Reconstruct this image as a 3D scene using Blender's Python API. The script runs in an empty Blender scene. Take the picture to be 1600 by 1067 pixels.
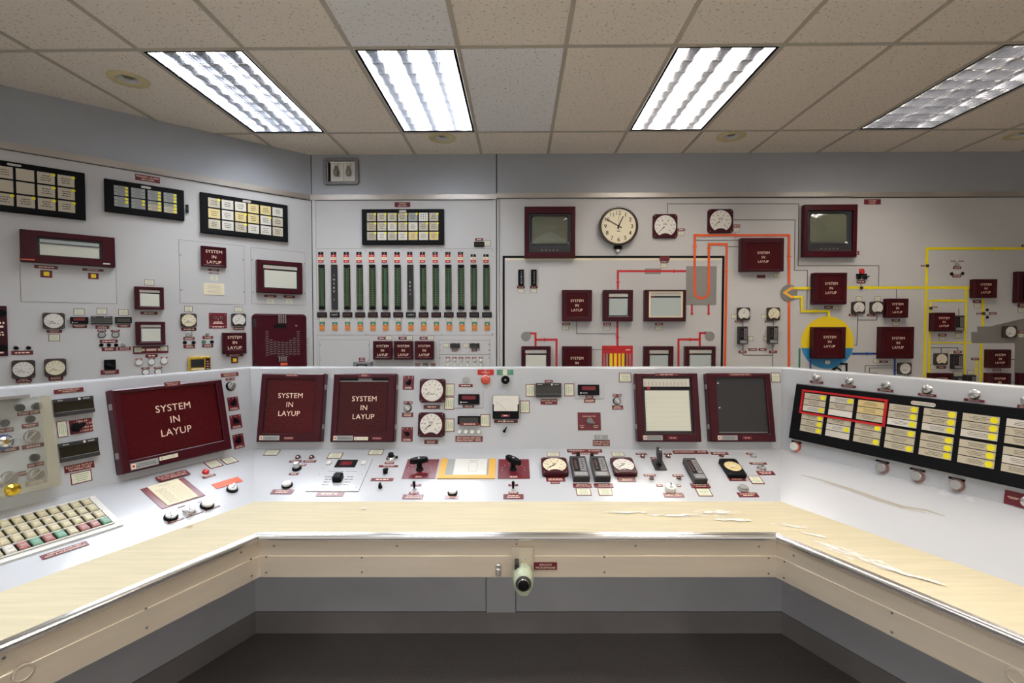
import bpy, math, random
from mathutils import Vector, Matrix
random.seed(7)
D = bpy.data
SC = bpy.context.scene
COL = SC.collection
# ------------------------------------------------------------------ camera
F, CX, CY, HY, CAMZ = 770.0, 800.0, 533.5, 510.0, 1.5
PITCH = math.atan((CY - HY) / F)
cd = D.cameras.new('camera'); cam = D.objects.new('camera', cd); COL.objects.link(cam)
cd.sensor_fit = 'HORIZONTAL'; cd.sensor_width = 36.0; cd.lens = F * 36.0 / 1600.0
cd.clip_start = 0.05; cd.clip_end = 60
cam.location = (0, 0, CAMZ); cam.rotation_euler = (math.pi / 2 - PITCH, 0, 0)
SC.camera = cam
# ------------------------------------------------------------------ world, exposure
w = D.worlds.new('world'); SC.world = w; w.use_nodes = True
w.node_tree.nodes['Background'].inputs[0].default_value = (0.52, 0.50, 0.47, 1)
w.node_tree.nodes['Background'].inputs[1].default_value = 1.25
SC.view_settings.view_transform = 'Standard'; SC.view_settings.look = 'None'
SC.view_settings.exposure = 0.42; SC.view_settings.gamma = 1.0
SC.view_settings.use_curve_mapping = False
SC.cycles.use_denoising = True
SC.cycles.max_bounces = 8; SC.cycles.diffuse_bounces = 4; SC.cycles.glossy_bounces = 4
SC.cycles.transparent_max_bounces = 12; SC.cycles.sample_clamp_indirect = 6
TUBE = {'cool': ((0.92, 0.96, 1.0), 50.0), 'warm': ((1.0, 0.91, 0.79), 47.0)}

# ------------------------------------------------------------------ rays and planes
CAMO = Vector((0, 0, CAMZ))
CR = Matrix.Rotation(math.pi / 2 - PITCH, 3, 'X')
def ray(px, py): return CR @ Vector(((px - CX) / F, (CY - py) / F, -1.0))
def atz(px, py, z):
    d = ray(px, py); t = (z - CAMZ) / d.z
    return CAMO + d * t
def px_of(pl, u, v, off=0.0):
    p = CR.transposed() @ (pl.pt(u, v, off) - CAMO); return CX + F*p.x/-p.z, CY - F*p.y/-p.z
class Pl:
    def __init__(s, O, U, V):
        s.O = Vector(O); s.U = Vector(U).normalized(); V = Vector(V)
        s.V = (V - s.U * V.dot(s.U)).normalized(); s.N = s.U.cross(s.V)
    def uv(s, px, py, off=0.0):
        d = ray(px, py); t = ((s.O + s.N * off) - CAMO).dot(s.N) / d.dot(s.N)
        p = CAMO + d * t - s.O
        return p.dot(s.U), p.dot(s.V)
    def mpp(s, px, py):
        u, v = s.uv(px, py); return s.pt(u, v).y / F
    def pt(s, u, v, w=0.0): return s.O + s.U * u + s.V * v + s.N * w
    def mat(s, u, v, w=0.0, rot=0.0):
        m = Matrix((( *s.U, 0), ( *s.V, 0), ( *s.N, 0), (0, 0, 0, 1))).transposed()
        m = m.to_4x4(); m.translation = s.pt(u, v, w)
        return m @ Matrix.Rotation(rot, 4, 'Z')
    def rect(s, x0, y0, x1, y1, off=0.0):
        a = s.uv(x0, y0, off); b = s.uv(x1, y1, off)
        return (a[0] + b[0]) / 2, (a[1] + b[1]) / 2, abs(b[0] - a[0]), abs(b[1] - a[1])

# ------------------------------------------------------------------ materials
MATS = {}
def mat(name, col, rough=0.5, metal=0.0, coat=0.0, spec=0.5, emit=None, es=0.0):
    m = D.materials.new(name); m.use_nodes = True
    b = m.node_tree.nodes['Principled BSDF']
    b.inputs['Base Color'].default_value = (*col, 1); b.inputs['Roughness'].default_value = rough
    b.inputs['Metallic'].default_value = metal; b.inputs['Coat Weight'].default_value = coat
    b.inputs['Coat Roughness'].default_value = 0.08; b.inputs['Specular IOR Level'].default_value = spec
    if emit: b.inputs['Emission Color'].default_value = (*emit, 1); b.inputs['Emission Strength'].default_value = es
    MATS[name] = m; return m
def noisy(name, scale=(1, 1, 1), nscale=8.0, amt=0.06, bump=0.0, bscale=60.0, col2=None, lo=0.4, hi=0.6, detail=4, rvar=0.0):
    """adds colour mottling, bump and roughness variation in object space"""
    m = MATS[name]; nt = m.node_tree; N = nt.nodes; L = nt.links; b = N['Principled BSDF']
    tc = N.new('ShaderNodeTexCoord'); mp = N.new('ShaderNodeMapping'); mp.inputs['Scale'].default_value = scale
    L.new(tc.outputs['Object'], mp.inputs['Vector'])
    n = N.new('ShaderNodeTexNoise'); n.inputs['Scale'].default_value = nscale; n.inputs['Detail'].default_value = detail
    L.new(mp.outputs[0], n.inputs['Vector'])
    r = N.new('ShaderNodeValToRGB'); c = b.inputs['Base Color'].default_value[:3]
    c2 = col2 or tuple(x * (1 - amt) for x in c)
    r.color_ramp.elements[0].position = lo; r.color_ramp.elements[1].position = hi
    r.color_ramp.elements[0].color = (*c2, 1); r.color_ramp.elements[1].color = (*c, 1)
    L.new(n.outputs['Fac'], r.inputs['Fac']); L.new(r.outputs['Color'], b.inputs['Base Color'])
    if rvar:
        mr = N.new('ShaderNodeMapRange'); r0 = b.inputs['Roughness'].default_value
        mr.inputs['To Min'].default_value = max(0.02, r0 - rvar); mr.inputs['To Max'].default_value = r0 + rvar
        L.new(n.outputs['Fac'], mr.inputs['Value']); L.new(mr.outputs[0], b.inputs['Roughness'])
    if bump:
        n2 = N.new('ShaderNodeTexNoise'); n2.inputs['Scale'].default_value = bscale; n2.inputs['Detail'].default_value = 3
        L.new(tc.outputs['Object'], n2.inputs['Vector'])
        bp = N.new('ShaderNodeBump'); bp.inputs['Strength'].default_value = bump; bp.inputs['Distance'].default_value = 0.002
        L.new(n2.outputs['Fac'], bp.inputs['Height']); L.new(bp.outputs['Normal'], b.inputs['Normal'])
    return m
mat('wall', (0.54, 0.53, 0.52), 0.30, spec=0.45); noisy('wall', nscale=1.3, amt=0.04, bump=0.12, bscale=14)
mat('wall_upper', (0.345, 0.36, 0.38), 0.42); noisy('wall_upper', nscale=1.1, amt=0.06, bump=0.1, bscale=12)
mat('room_paint', (0.65, 0.62, 0.58), 0.7)
mat('white', (0.53, 0.545, 0.575), 0.26, coat=0.15); noisy('white', nscale=2.0, amt=0.03, bump=0.05, bscale=9, rvar=0.04)
mat('under_grey', (0.54, 0.55, 0.58), 0.5); noisy('under_grey', nscale=3, amt=0.08)
mat('kick', (0.26, 0.24, 0.235), 0.55); noisy('kick', nscale=3, amt=0.15)
mat('laminate', (0.68, 0.605, 0.415), 0.42); noisy('laminate', scale=(0.6, 9, 1), nscale=7, amt=0.1, lo=0.35, hi=0.65)
mat('worn', (0.88, 0.85, 0.81), 0.6)
mat('tape', (0.40, 0.34, 0.25), 0.6)
mat('residue', (0.34, 0.31, 0.26), 0.6)
mat('fascia', (0.78, 0.68, 0.54), 0.33, 0.4); noisy('fascia', scale=(1, 1, 8), nscale=2, amt=0.06, rvar=0.03)
mat('band', (0.46, 0.42, 0.37), 0.34, 0.55); noisy('band', nscale=3, amt=0.12, rvar=0.08)
mat('chrome', (0.80, 0.79, 0.78), 0.2, 1.0)
mat('nickel', (0.62, 0.61, 0.60), 0.28, 1.0)
mat('steel', (0.36, 0.35, 0.34), 0.4, 0.8)
mat('brass', (0.75, 0.50, 0.05), 0.22, 1.0)
mat('floor', (0.20, 0.178, 0.165), 0.5); noisy('floor', nscale=220, amt=0.45, lo=0.42, hi=0.56)
mat('seam', (0.05, 0.05, 0.05), 0.7)
mat('joint', (0.12, 0.105, 0.098), 0.6)
mat('maroon', (0.040, 0.0020, 0.0058), 0.33, spec=0.22)
mat('insert', (0.060, 0.003, 0.0045), 0.4, spec=0.08)
mat('insert2', (0.048, 0.005, 0.0065), 0.4, spec=0.08)
mat('plate', (0.12, 0.007, 0.015), 0.32)
mat('red', (0.42, 0.010, 0.010), 0.35)
mat('redpipe', (0.42, 0.006, 0.008), 0.4)
mat('orange', (0.64, 0.080, 0.010), 0.4)
mat('dorange', (0.58, 0.085, 0.025), 0.4)
mat('amber', (0.55, 0.17, 0.02), 0.4)
mat('yellow', (0.84, 0.68, 0.004), 0.4)
mat('sodium', (0.80, 0.58, 0.01), 0.4)
mat('chevron', (0.85, 0.42, 0.05), 0.4)
mat('blue', (0.010, 0.05, 0.22), 0.4)
mat('cyan', (0.02, 0.20, 0.42), 0.4)
mat('green', (0.02, 0.16, 0.08), 0.4)
mat('greenplate', (0.06, 0.24, 0.15), 0.4)
mat('bargreen', (0.018, 0.072, 0.038), 0.35)
mat('tick', (0.62, 0.55, 0.12), 0.5)
mat('cream', (0.80, 0.72, 0.52), 0.5)
mat('cream2', (0.72, 0.70, 0.55), 0.5)
mat('cell', (0.52, 0.46, 0.35), 0.45)
mat('cellw', (0.66, 0.62, 0.55), 0.45)
mat('celly', (0.66, 0.52, 0.24), 0.45)
mat('cellg', (0.30, 0.31, 0.30), 0.45)
mat('paper', (0.72, 0.72, 0.62), 0.7)
mat('paperblue', (0.50, 0.56, 0.54), 0.7)
mat('paperline', (0.50, 0.52, 0.42), 0.7)
mat('dialw', (0.77, 0.74, 0.68), 0.4)
mat('dialc', (0.80, 0.72, 0.52), 0.4)
mat('dialy', (0.74, 0.60, 0.30), 0.4)
mat('black', (0.007, 0.007, 0.008), 0.42, spec=0.06)
mat('blackgloss', (0.006, 0.006, 0.007), 0.2, coat=0.08)
mat('dark', (0.024, 0.021, 0.023), 0.45, spec=0.35)
mat('brown', (0.035, 0.022, 0.016), 0.4)
mat('greymetal', (0.24, 0.225, 0.21), 0.42, 0.3)
mat('midgrey', (0.17, 0.17, 0.17), 0.45)
mat('jewel', (0.06, 0.004, 0.006), 0.1, coat=0.5)
mat('lens', (0.30, 0.30, 0.29), 0.22, coat=0.3)
mat('offwhite', (0.75, 0.74, 0.70), 0.3, coat=0.3)
mat('ink', (0.045, 0.04, 0.035), 0.7)
mat('inkgreen', (0.18, 0.32, 0.20), 0.7)
mat('letter', (0.98, 0.79, 0.62), 0.5)
mat('whiteletter', (0.72, 0.70, 0.68), 0.5)
mat('palered', (0.30, 0.13, 0.11), 0.4)
mat('keycream', (0.50, 0.44, 0.28), 0.3, coat=0.3)
mat('palegreen', (0.13, 0.27, 0.18), 0.4)
mat('dotyellow', (0.84, 0.75, 0.005), 0.5)
mat('ledred', (0.10, 0.004, 0.008), 0.25, emit=(0.5, 0.0, 0.01), es=0.05)
mat('leddim', (0.035, 0.004, 0.006), 0.25)
mat('mushroom', (0.42, 0.055, 0.025), 0.35)
mat('ledoff', (0.012, 0.010, 0.004), 0.15, coat=0.4)
mat('wood', (0.66, 0.36, 0.05), 0.4)
mat('tubeshell', (0.10, 0.105, 0.07), 0.1, coat=0.6)
mat('tvbezel', (0.02, 0.022, 0.026), 0.3)
mat('lampring', (0.66, 0.56, 0.30), 0.5)
mat('bulb', (0.20, 0.18, 0.13), 0.15, coat=0.5)
mat('micbody', (0.42, 0.47, 0.33), 0.35)
mat('tileA', (0.90, 0.81, 0.69), 0.9)
mat('tileB', (0.90, 0.89, 0.87), 0.9)
for t_ in ('tileA', 'tileB'):
    noisy(t_, nscale=60, lo=0.33, hi=0.39, amt=0.38, bump=0.3, bscale=120, detail=2)
mat('tbar', (0.50, 0.45, 0.36), 0.6)
mat('louvre', (0.60, 0.61, 0.65), 0.16, 1.0)
mat('reflector', (0.62, 0.63, 0.66), 0.12, 1.0)
mat('refwhite', (0.85, 0.85, 0.85), 0.5)
for k_, (c_, s_) in TUBE.items(): mat('tube_' + k_, (0.9, 0.9, 0.9), 0.4, emit=c_, es=s_)
def glassmat(name, tint=(1, 1, 1), r0=0.04, rough=0.12, haze=0.0, hazecol=(0.8, 0.8, 0.75)):
    m = D.materials.new(name); m.use_nodes = True; nt = m.node_tree; N = nt.nodes; L = nt.links
    N.clear(); o = N.new('ShaderNodeOutputMaterial')
    tr = N.new('ShaderNodeBsdfTransparent'); tr.inputs[0].default_value = (*tint, 1)
    g = N.new('ShaderNodeBsdfGlossy'); g.inputs['Roughness'].default_value = rough
    lw = N.new('ShaderNodeLayerWeight'); lw.inputs[0].default_value = 0.5
    pw = N.new('ShaderNodeMath'); pw.operation = 'POWER'; pw.inputs[1].default_value = 5.0
    fr = N.new('ShaderNodeMath'); fr.operation = 'MULTIPLY_ADD'; fr.inputs[1].default_value = 1.25; fr.inputs[2].default_value = r0 * 0.15
    L.new(lw.outputs['Facing'], pw.inputs[0]); L.new(pw.outputs[0], fr.inputs[0])
    mx = N.new('ShaderNodeMixShader')
    L.new(fr.outputs[0], mx.inputs[0]); L.new(tr.outputs[0], mx.inputs[1]); L.new(g.outputs[0], mx.inputs[2])
    last = mx
    if haze:
        df = N.new('ShaderNodeBsdfDiffuse'); df.inputs[0].default_value = (*hazecol, 1)
        m2 = N.new('ShaderNodeMixShader'); m2.inputs[0].default_value = haze
        L.new(mx.outputs[0], m2.inputs[1]); L.new(df.outputs[0], m2.inputs[2]); last = m2
    L.new(last.outputs[0], o.inputs[0]); MATS[name] = m
glassmat('glass'); glassmat('acrylic', (0.97, 0.97, 0.95), haze=0.05); glassmat('acrylic_edge', (0.9, 0.88, 0.8), haze=0.24, hazecol=(0.85, 0.82, 0.74))
glassmat('smoked', (0.30, 0.27, 0.27))

# ------------------------------------------------------------------ mesh builder
TXT = {}
def textmesh(s):
    if s not in TXT:
        c = D.curves.new('t', 'FONT'); c.body = s; c.align_x = 'CENTER'; c.size = 1.0; c.resolution_u = 3
        c.space_character = 1.05
        o = D.objects.new('t', c); COL.objects.link(o)
        dg = bpy.context.evaluated_depsgraph_get()
        me = D.meshes.new_from_object(o.evaluated_get(dg))
        vs = [tuple(v.co) for v in me.vertices]; fs = [tuple(p.vertices) for p in me.polygons]
        fs = [f if sum(vs[f[i]][0] * vs[f[(i + 1) % len(f)]][1] - vs[f[(i + 1) % len(f)]][0] * vs[f[i]][1] for i in range(len(f))) > 0 else f[::-1] for f in fs]
        D.objects.remove(o); D.curves.remove(c); D.meshes.remove(me)
        x0 = min(v[0] for v in vs); x1 = max(v[0] for v in vs)
        TXT[s] = (vs, fs, x0, x1)
    return TXT[s]
def rrect(w, h, r, n=4, cx=0, cy=0):
    if r <= 0: return [(cx - w/2, cy - h/2), (cx + w/2, cy - h/2), (cx + w/2, cy + h/2), (cx - w/2, cy + h/2)]
    r = min(r, w/2 - 1e-5, h/2 - 1e-5); pts = []
    for (sx, sy, a0) in ((1, -1, -90), (1, 1, 0), (-1, 1, 90), (-1, -1, 180)):
        for i in range(n + 1):
            a = math.radians(a0 + 90.0 * i / n)
            pts.append((cx + sx * (w/2 - r) + r * math.cos(a), cy + sy * (h/2 - r) + r * math.sin(a)))
    return pts
class MB:
    def __init__(s): s.v = []; s.f = []; s.m = []; s.mats = []; s.sm = []
    def mi(s, m):
        if m not in s.mats: s.mats.append(m)
        return s.mats.index(m)
    def add(s, vs, fs, m, smooth=False):
        b = len(s.v); s.v += [tuple(x) for x in vs]; k = s.mi(m)
        for f in fs: s.f.append(tuple(b + i for i in f)); s.m.append(k); s.sm.append(smooth)
    def box(s, x0, x1, y0, y1, z0, z1, m):
        s.add([(x0,y0,z0),(x1,y0,z0),(x1,y1,z0),(x0,y1,z0),(x0,y0,z1),(x1,y0,z1),(x1,y1,z1),(x0,y1,z1)],
              [(3,2,1,0),(4,5,6,7),(0,1,5,4),(1,2,6,5),(2,3,7,6),(3,0,4,7)], m)
    def quad(s, a, b, c, d, m): s.add([a, b, c, d], [(0, 1, 2, 3)], m)
    def loft(s, loops, m, cap=True, base=True, smooth=False):
        n = len(loops[0]); vs = [p for l in loops for p in l]; fs = []
        ms = m if isinstance(m, (list, tuple)) else [m] * (len(loops))
        for k in range(len(loops) - 1):
            q = [(k*n + i, k*n + (i+1) % n, (k+1)*n + (i+1) % n, (k+1)*n + i) for i in range(n)]
            b = len(s.v)
            s.add(loops[k] + loops[k+1], [(i, (i+1) % n, n + (i+1) % n, n + i) for i in range(n)], ms[k], smooth)
        if cap: s.add(loops[-1], [tuple(range(n))], ms[-1])
        if base: s.add(loops[0], [tuple(range(n))[::-1]], ms[0])
    def prism(s, pts, z0, z1, m, ch=0.0):
        if ch > 0:
            cx = sum(p[0] for p in pts)/len(pts); cy = sum(p[1] for p in pts)/len(pts)
            wx = max(abs(p[0]-cx) for p in pts) or 1; wy = max(abs(p[1]-cy) for p in pts) or 1
            ins = [(cx + (p[0]-cx)*(1-ch/wx), cy + (p[1]-cy)*(1-ch/wy)) for p in pts]
            s.loft([[(*p, z0) for p in pts], [(*p, z1-ch) for p in pts], [(*p, z1) for p in ins]], m)
        else: s.loft([[(*p, z0) for p in pts], [(*p, z1) for p in pts]], m)
    def rbox(s, cx, cy, w, h, r, z0, z1, m, ch=0.0, n=4): s.prism(rrect(w, h, r, n, cx, cy), z0, z1, m, ch)
    def cyl(s, cx, cy, r, z0, z1, m, n=24, r1=None, ch=0.0):
        r1 = r if r1 is None else r1
        c = lambda rr, z: [(cx + rr*math.cos(2*math.pi*i/n), cy + rr*math.sin(2*math.pi*i/n), z) for i in range(n)]
        if ch > 0: s.loft([c(r, z0), c(r1, z1-ch), c(r1-ch, z1)], m)
        else: s.loft([c(r, z0), c(r1, z1)], m)
    def rev(s, prof, m, n=28, cx=0, cy=0, cap=True, smooth=True, base=False):
        s.loft([[(cx + r*math.cos(2*math.pi*i/n), cy + r*math.sin(2*math.pi*i/n), z) for i in range(n)] for r, z in prof], m, cap=cap, base=base, smooth=smooth)
    def disc(s, cx, cy, r, z, m, n=28, a0=0, a1=360):
        k = n if a1 - a0 >= 360 else n + 1
        s.add([(cx + r*math.cos(math.radians(a0 + (a1-a0)*i/n)), cy + r*math.sin(math.radians(a0 + (a1-a0)*i/n)), z) for i in range(k)], [tuple(range(k))], m)
    def bar(s, cx, cy, L, w, ang, z0, z1, m, back=0.0, tip=None):
        c, n = math.cos(ang), math.sin(ang); t = w if tip is None else tip
        P = [(-back, -w/2), (L, -t/2), (L, t/2), (-back, w/2)]
        s.prism([(cx + x*c - y*n, cy + x*n + y*c) for x, y in P], z0, z1, m)
    def tube(s, pts, r, m, n=10, cap=True):
        loops = []; pts = [Vector(p) for p in pts]
        for i, p in enumerate(pts):
            d = (pts[min(i+1, len(pts)-1)] - pts[max(i-1, 0)]).normalized()
            a = d.orthogonal().normalized() if i == 0 else (a - d * a.dot(d)).normalized()
            b = d.cross(a)
            loops.append([tuple(p + (a*math.cos(2*math.pi*k/n) + b*math.sin(2*math.pi*k/n))*r) for k in range(n)])
        s.loft(loops, m, cap=cap, base=cap, smooth=True)
    def text(s, t, cx, cy, h, z, m, maxw=None, rot=0.0):
        if not t.strip(): return
        vs, fs, x0, x1 = textmesh(t); k = h / 0.72; w = (x1 - x0) * k; kx = k
        if maxw and w > maxw: kx = k * maxw / w
        mx = (x0 + x1) / 2; c, n = math.cos(rot), math.sin(rot)
        s.add([(cx + ((v[0]-mx)*kx)*c - (v[1]*k - h/2)*n, cy + ((v[0]-mx)*kx)*n + (v[1]*k - h/2)*c, z) for v in vs], fs, m)
    def lines(s, ls, cx, cy, h, z, m, maxw=None, gap=1.55, rot=0.0):
        n = len(ls)
        for i, l in enumerate(ls):
            o = ((n-1)/2 - i) * h * gap
            s.text(l, cx - o*math.sin(rot), cy + o*math.cos(rot), h, z, m, maxw, rot)
    def scrib(s, x0, x1, y0, y1, n, z, m, centre=True, vert=False, fill=0.5):
        if vert: A0, A1, B0, B1 = y0, y1, x0, x1
        else: A0, A1, B0, B1 = x0, x1, y0, y1
        st = (B1 - B0) / n; hh = st * fill
        for i in range(n):
            b = B0 + st * (i + 0.5); L = (A1 - A0) * random.uniform(0.6, 1.0); a = (A0 + A1)/2 - L/2 if centre else A0
            e = a + L
            while a < e - 1e-6:
                wd = hh * random.uniform(1.4, 4.0); q = min(a + wd, e)
                if vert: s.quad((b-hh/2, a, z), (b+hh/2, a, z), (b+hh/2, q, z), (b-hh/2, q, z), m)
                else: s.quad((a, b-hh/2, z), (q, b-hh/2, z), (q, b+hh/2, z), (a, b+hh/2, z), m)
                a = q + hh * 0.6
    def out(s, name, parent=None, label=None, mw=None):
        me = D.meshes.new(name); me.from_pydata(s.v, [], s.f)
        for m in s.mats: me.materials.append(MATS[m])
        me.polygons.foreach_set('material_index', s.m); me.polygons.foreach_set('use_smooth', s.sm)
        me.update()
        o = D.objects.new(name, me); COL.objects.link(o)
        if parent is not None: o.parent = parent
        if mw is not None: o.matrix_world = mw
        if label: o['label'] = label
        return o
def tag(o, label, cat, group=None):
    o['label'] = label; o['category'] = cat
    if group: o['group'] = group
    return o
def struct(o): o['kind'] = 'structure'; return o
def thing(pl, u, v, name, label, cat, group=None, w=0.0006, rot=0.0):
    o = D.objects.new(name, None); COL.objects.link(o); o.empty_display_size = 0.02
    o.matrix_world = pl.mat(u, v, w, rot)
    return tag(o, label, cat, group)
def single(mb, pl, u, v, name, label, cat, group=None, w=0.0006, rot=0.0):
    return tag(mb.out(name, mw=pl.mat(u, v, w, rot)), label, cat, group)

# ------------------------------------------------------------------ layout of the room and console
CEIL = 3.08
ANG = math.atan(11 / F)
RX = Vector((math.cos(ANG), -math.sin(ANG), 0)); FY = Vector((math.sin(ANG), math.cos(ANG), 0)); UP = Vector((0, 0, 1))
corner = atz(484, 242, CEIL); corner.z = 0
LU = Vector(((1665 - CX) / F, 1, 0)).normalized()
BW = Pl(corner, RX, UP)
LW = Pl(corner, LU, UP)
Z1, Z2, Z3, Z4 = 0.74, 0.745, 0.880, 1.280
def edge(z, y, xl, xr):
    a = atz(800, y, z); return Vector((atz(xl, y, z).x, a.y, z)), Vector((atz(xr, y, z).x, a.y, z))
E1 = edge(Z1, 836, 404, 1213); E2 = edge(Z2, 783.5, 399, 1220); E3 = edge(Z3, 701, 396, 1219); E4 = edge(Z4, 576, 391, 1222)
DL = -Vector(((1168 - CX) / F, 1, 0)).normalized(); DR = -Vector(((441 - CX) / F, 1, 0)).normalized()
WL = 2.75
def lvl(E, dz=0, ln=WL):
    a, b = E; return [a + DL * ln, a, b, b + DR * ln]
def shift(E, dy, z):
    """the same broken line moved outwards (away from the operator) by dy, at height z"""
    a, b = E; fl = (E2[0].x - E1[0].x) / (E2[0].y - E1[0].y); fr = (E2[1].x - E1[1].x) / (E2[1].y - E1[1].y)
    return Vector((a.x + fl * dy, a.y + dy, z)), Vector((b.x + fr * dy, b.y + dy, z))
CF = Pl(E3[0], (1, 0, 0), E4[0] - E3[0]); CS = Pl(E2[0], (1, 0, 0), E3[0] - E2[0])
LF = Pl(E3[0], -DL, E4[0] - E3[0]); LS = Pl(E2[0], -DL, E3[0] - E2[0])
RF = Pl(E3[1], DR, E4[1] - E3[1]); RS = Pl(E2[1], DR, E3[1] - E2[1])
FA = Pl(E1[0], (1, 0, 0), UP); FL = Pl(E1[0], -DL, UP); FR = Pl(E1[1], DR, UP)
DT = Pl((E1[0].x, E1[0].y, Z2), (1, 0, 0), (0, 1, 0))

# ------------------------------------------------------------------ room shell
UMAX = 7.4
def wallmesh(pl, u0, u1, name, vb=None):
    mb = MB()
    if vb:
        mb.box(u0, u1, 0, vb, -0.08, 0, 'wall'); mb.box(u0, u1, vb, CEIL + 0.3, -0.08, 0, 'wall_upper')
    else: mb.box(u0, u1, 0, CEIL + 0.3, -0.08, 0, 'room_paint')
    return struct(mb.out(name, mw=pl.mat(0, 0)))
vL = LW.uv(484, 308)[1]
wallmesh(LW, -7.2, 0.06, 'wall_left', vL); wallmesh(BW, -0.06, UMAX, 'wall_back', vL)
pR = BW.pt(UMAX, 0); RW = Pl(pR, -FY, UP); wallmesh(RW, -0.05, 8.6, 'wall_right')
def bandmesh(pl, u0, u1, y0px, y1px, xpx, name, m='band', t=0.014):
    v1 = pl.uv(xpx, y0px, t)[1]; v0 = pl.uv(xpx, y1px, t)[1]; mb = MB()
    mb.box(u0, u1, v0, v1, 0.0005, t, m); mb.box(u0, u1, v0 - 0.004, v0, 0.0005, t * 0.4, 'seam')
    return struct(mb.out(name, mw=pl.mat(0, 0)))
us = BW.uv(776, 400)[0]; ur = BW.uv(1330, 304)[0]
bandmesh(LW, -7.1, 0.0, 304, 312.3, 484, 'trim_1'); bandmesh(BW, 0.0, us, 304, 312.3, 484, 'trim_2')
bandmesh(BW, us, ur, 301.5, 309, 776, 'trim_3', t=0.022); bandmesh(BW, ur, UMAX - .02, 300, 308, 1330, 'trim_4')
mb = MB(); mb.box(-0.006, 0.006, 0, CEIL, 0.0008, 0.004, 'seam'); mb.box(-0.03, -0.006, 0, vL - .03, 0.0008, 0.008, 'wall')
mb.box(0.006, 0.02, 0, vL - .03, 0.0008, 0.02, 'wall'); struct(mb.out('trim_5', mw=BW.mat(us, 0)))
mb = MB(); mb.box(0.008, 0.016, 0, CEIL, 0.0006, 0.003, 'seam'); mb.box(0.02, 0.05, 0, vL - .03, 0.0006, 0.01, 'wall'); struct(mb.out('trim_6', mw=BW.mat(0, 0)))
mb = MB(); mb.box(-8, 9, -5, 7, -0.1, 0, 'floor'); struct(mb.out('floor'))
mb = MB()
for i in range(-12, 13): mb.box(i * 0.3048 - .0008, i * 0.3048 + .0008, -1, 4.5, 0.0002, 0.0005, 'joint')
for i in range(-4, 16): mb.box(-3.6, 3.6, i * 0.3048 - .0008, i * 0.3048 + .0008, 0.0002, 0.0005, 'joint')
struct(mb.out('trim_7'))
# ceiling in room axes: s to the right, t forward
def st(px, py):
    p = atz(px, py, CEIL); return p.dot(RX), p.dot(FY)
TS = 0.61; s0, t0 = st(862, 205.5)
CP = Pl(Vector((0, 0, CEIL)), RX, -FY)     # u = s, v = -t, normal down
ttop = t0; rows = [ttop + 2*TS, ttop] + [ttop - 2*TS*k for k in range(1, 7)]
lights = {}                                # (column index, row index) of the fixtures; column k spans s0+k*TS .. +TS
for col, kind in ((-4, 'cool'), (-2, 'cool'), (1, 'warm'), (4, 'warm')): lights[(col, 1)] = kind
for col, kind in ((-5, 'cool'), (-2, 'cool'), (1, 'warm'), (4, 'warm')): lights[(col, 3)] = kind
for col, kind in ((-3, 'cool'), (2, 'warm')): lights[(col, 5)] = kind
whites = {(-2, 2), (-1, 1)}
holes = {}
for (px, py) in ((201, 124), (691, 215.5), (1143, 213), (1597, 210)):
    s_, t_ = st(px, py); k = math.floor((s_ - s0) / TS)
    r = next(i for i in range(len(rows) - 1) if rows[i] >= t_ > rows[i+1]); holes[(k, r)] = (s_, t_)
HR = 0.062
mb = MB()
for r in range(len(rows) - 1):
    for k in range(-13, 12):
        if (k, r) in lights: continue
        a0, a1, b0, b1 = s0 + k*TS, s0 + (k+1)*TS, -rows[r], -rows[r+1]
        m = 'tileB' if (k, r) in whites else 'tileA'
        if (k, r) in holes:
            hs, ht = holes[(k, r)]; cx, cy = hs, -ht; N_ = 32; inn, outp = [], []
            for i in range(N_):
                a = 2*math.pi*i/N_; dx, dy = math.cos(a), math.sin(a)
                tx = ((a1 if dx > 0 else a0) - cx)/dx if abs(dx) > 1e-9 else 1e9; ty = ((b1 if dy > 0 else b0) - cy)/dy if abs(dy) > 1e-9 else 1e9
                t = min(tx, ty); inn.append((cx + HR*dx, cy + HR*dy, 0)); outp.append((cx + t*dx, cy + t*dy, 0))
            mb.add(outp + inn, [(i, (i+1) % N_, N_ + (i+1) % N_, N_ + i) for i in range(N_)], m)
            for ex, ey in ((a0, b0), (a1, b0), (a1, b1), (a0, b1)):
                i = min(range(N_), key=lambda j: 0 if (outp[j][0]-ex) * (outp[(j+1) % N_][0]-ex) + 0 < 0 else 1)
                best = None
                for j in range(N_):
                    p, q = outp[j], outp[(j+1) % N_]
                    if abs(p[0]-q[0]) > 1e-6 and abs(p[1]-q[1]) > 1e-6:
                        d = (p[0]-ex)**2 + (p[1]-ey)**2
                        if best is None or d < best[0]: best = (d, p, q)
                if best: mb.add([best[1], (ex, ey, 0), best[2]], [(0, 1, 2)], m)
        else:
            mb.quad((a0, b0, 0), (a1, b0, 0), (a1, b1, 0), (a0, b1, 0), m)
struct(mb.out('ceiling', mw=CP.mat(0, 0)))
mb = MB()   # suspended grid bars
for k in range(-13, 13): mb.box(s0 + k*TS - .012, s0 + k*TS + .012, -rows[0], -rows[-1], 0.0004, 0.0045, 'tbar')
for r in rows: mb.box(s0 - 13*TS, s0 + 12*TS, -r - .012, -r + .012, 0.0004, 0.0049, 'tbar')
struct(mb.out('trim_8', mw=CP.mat(0, 0)))
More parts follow.
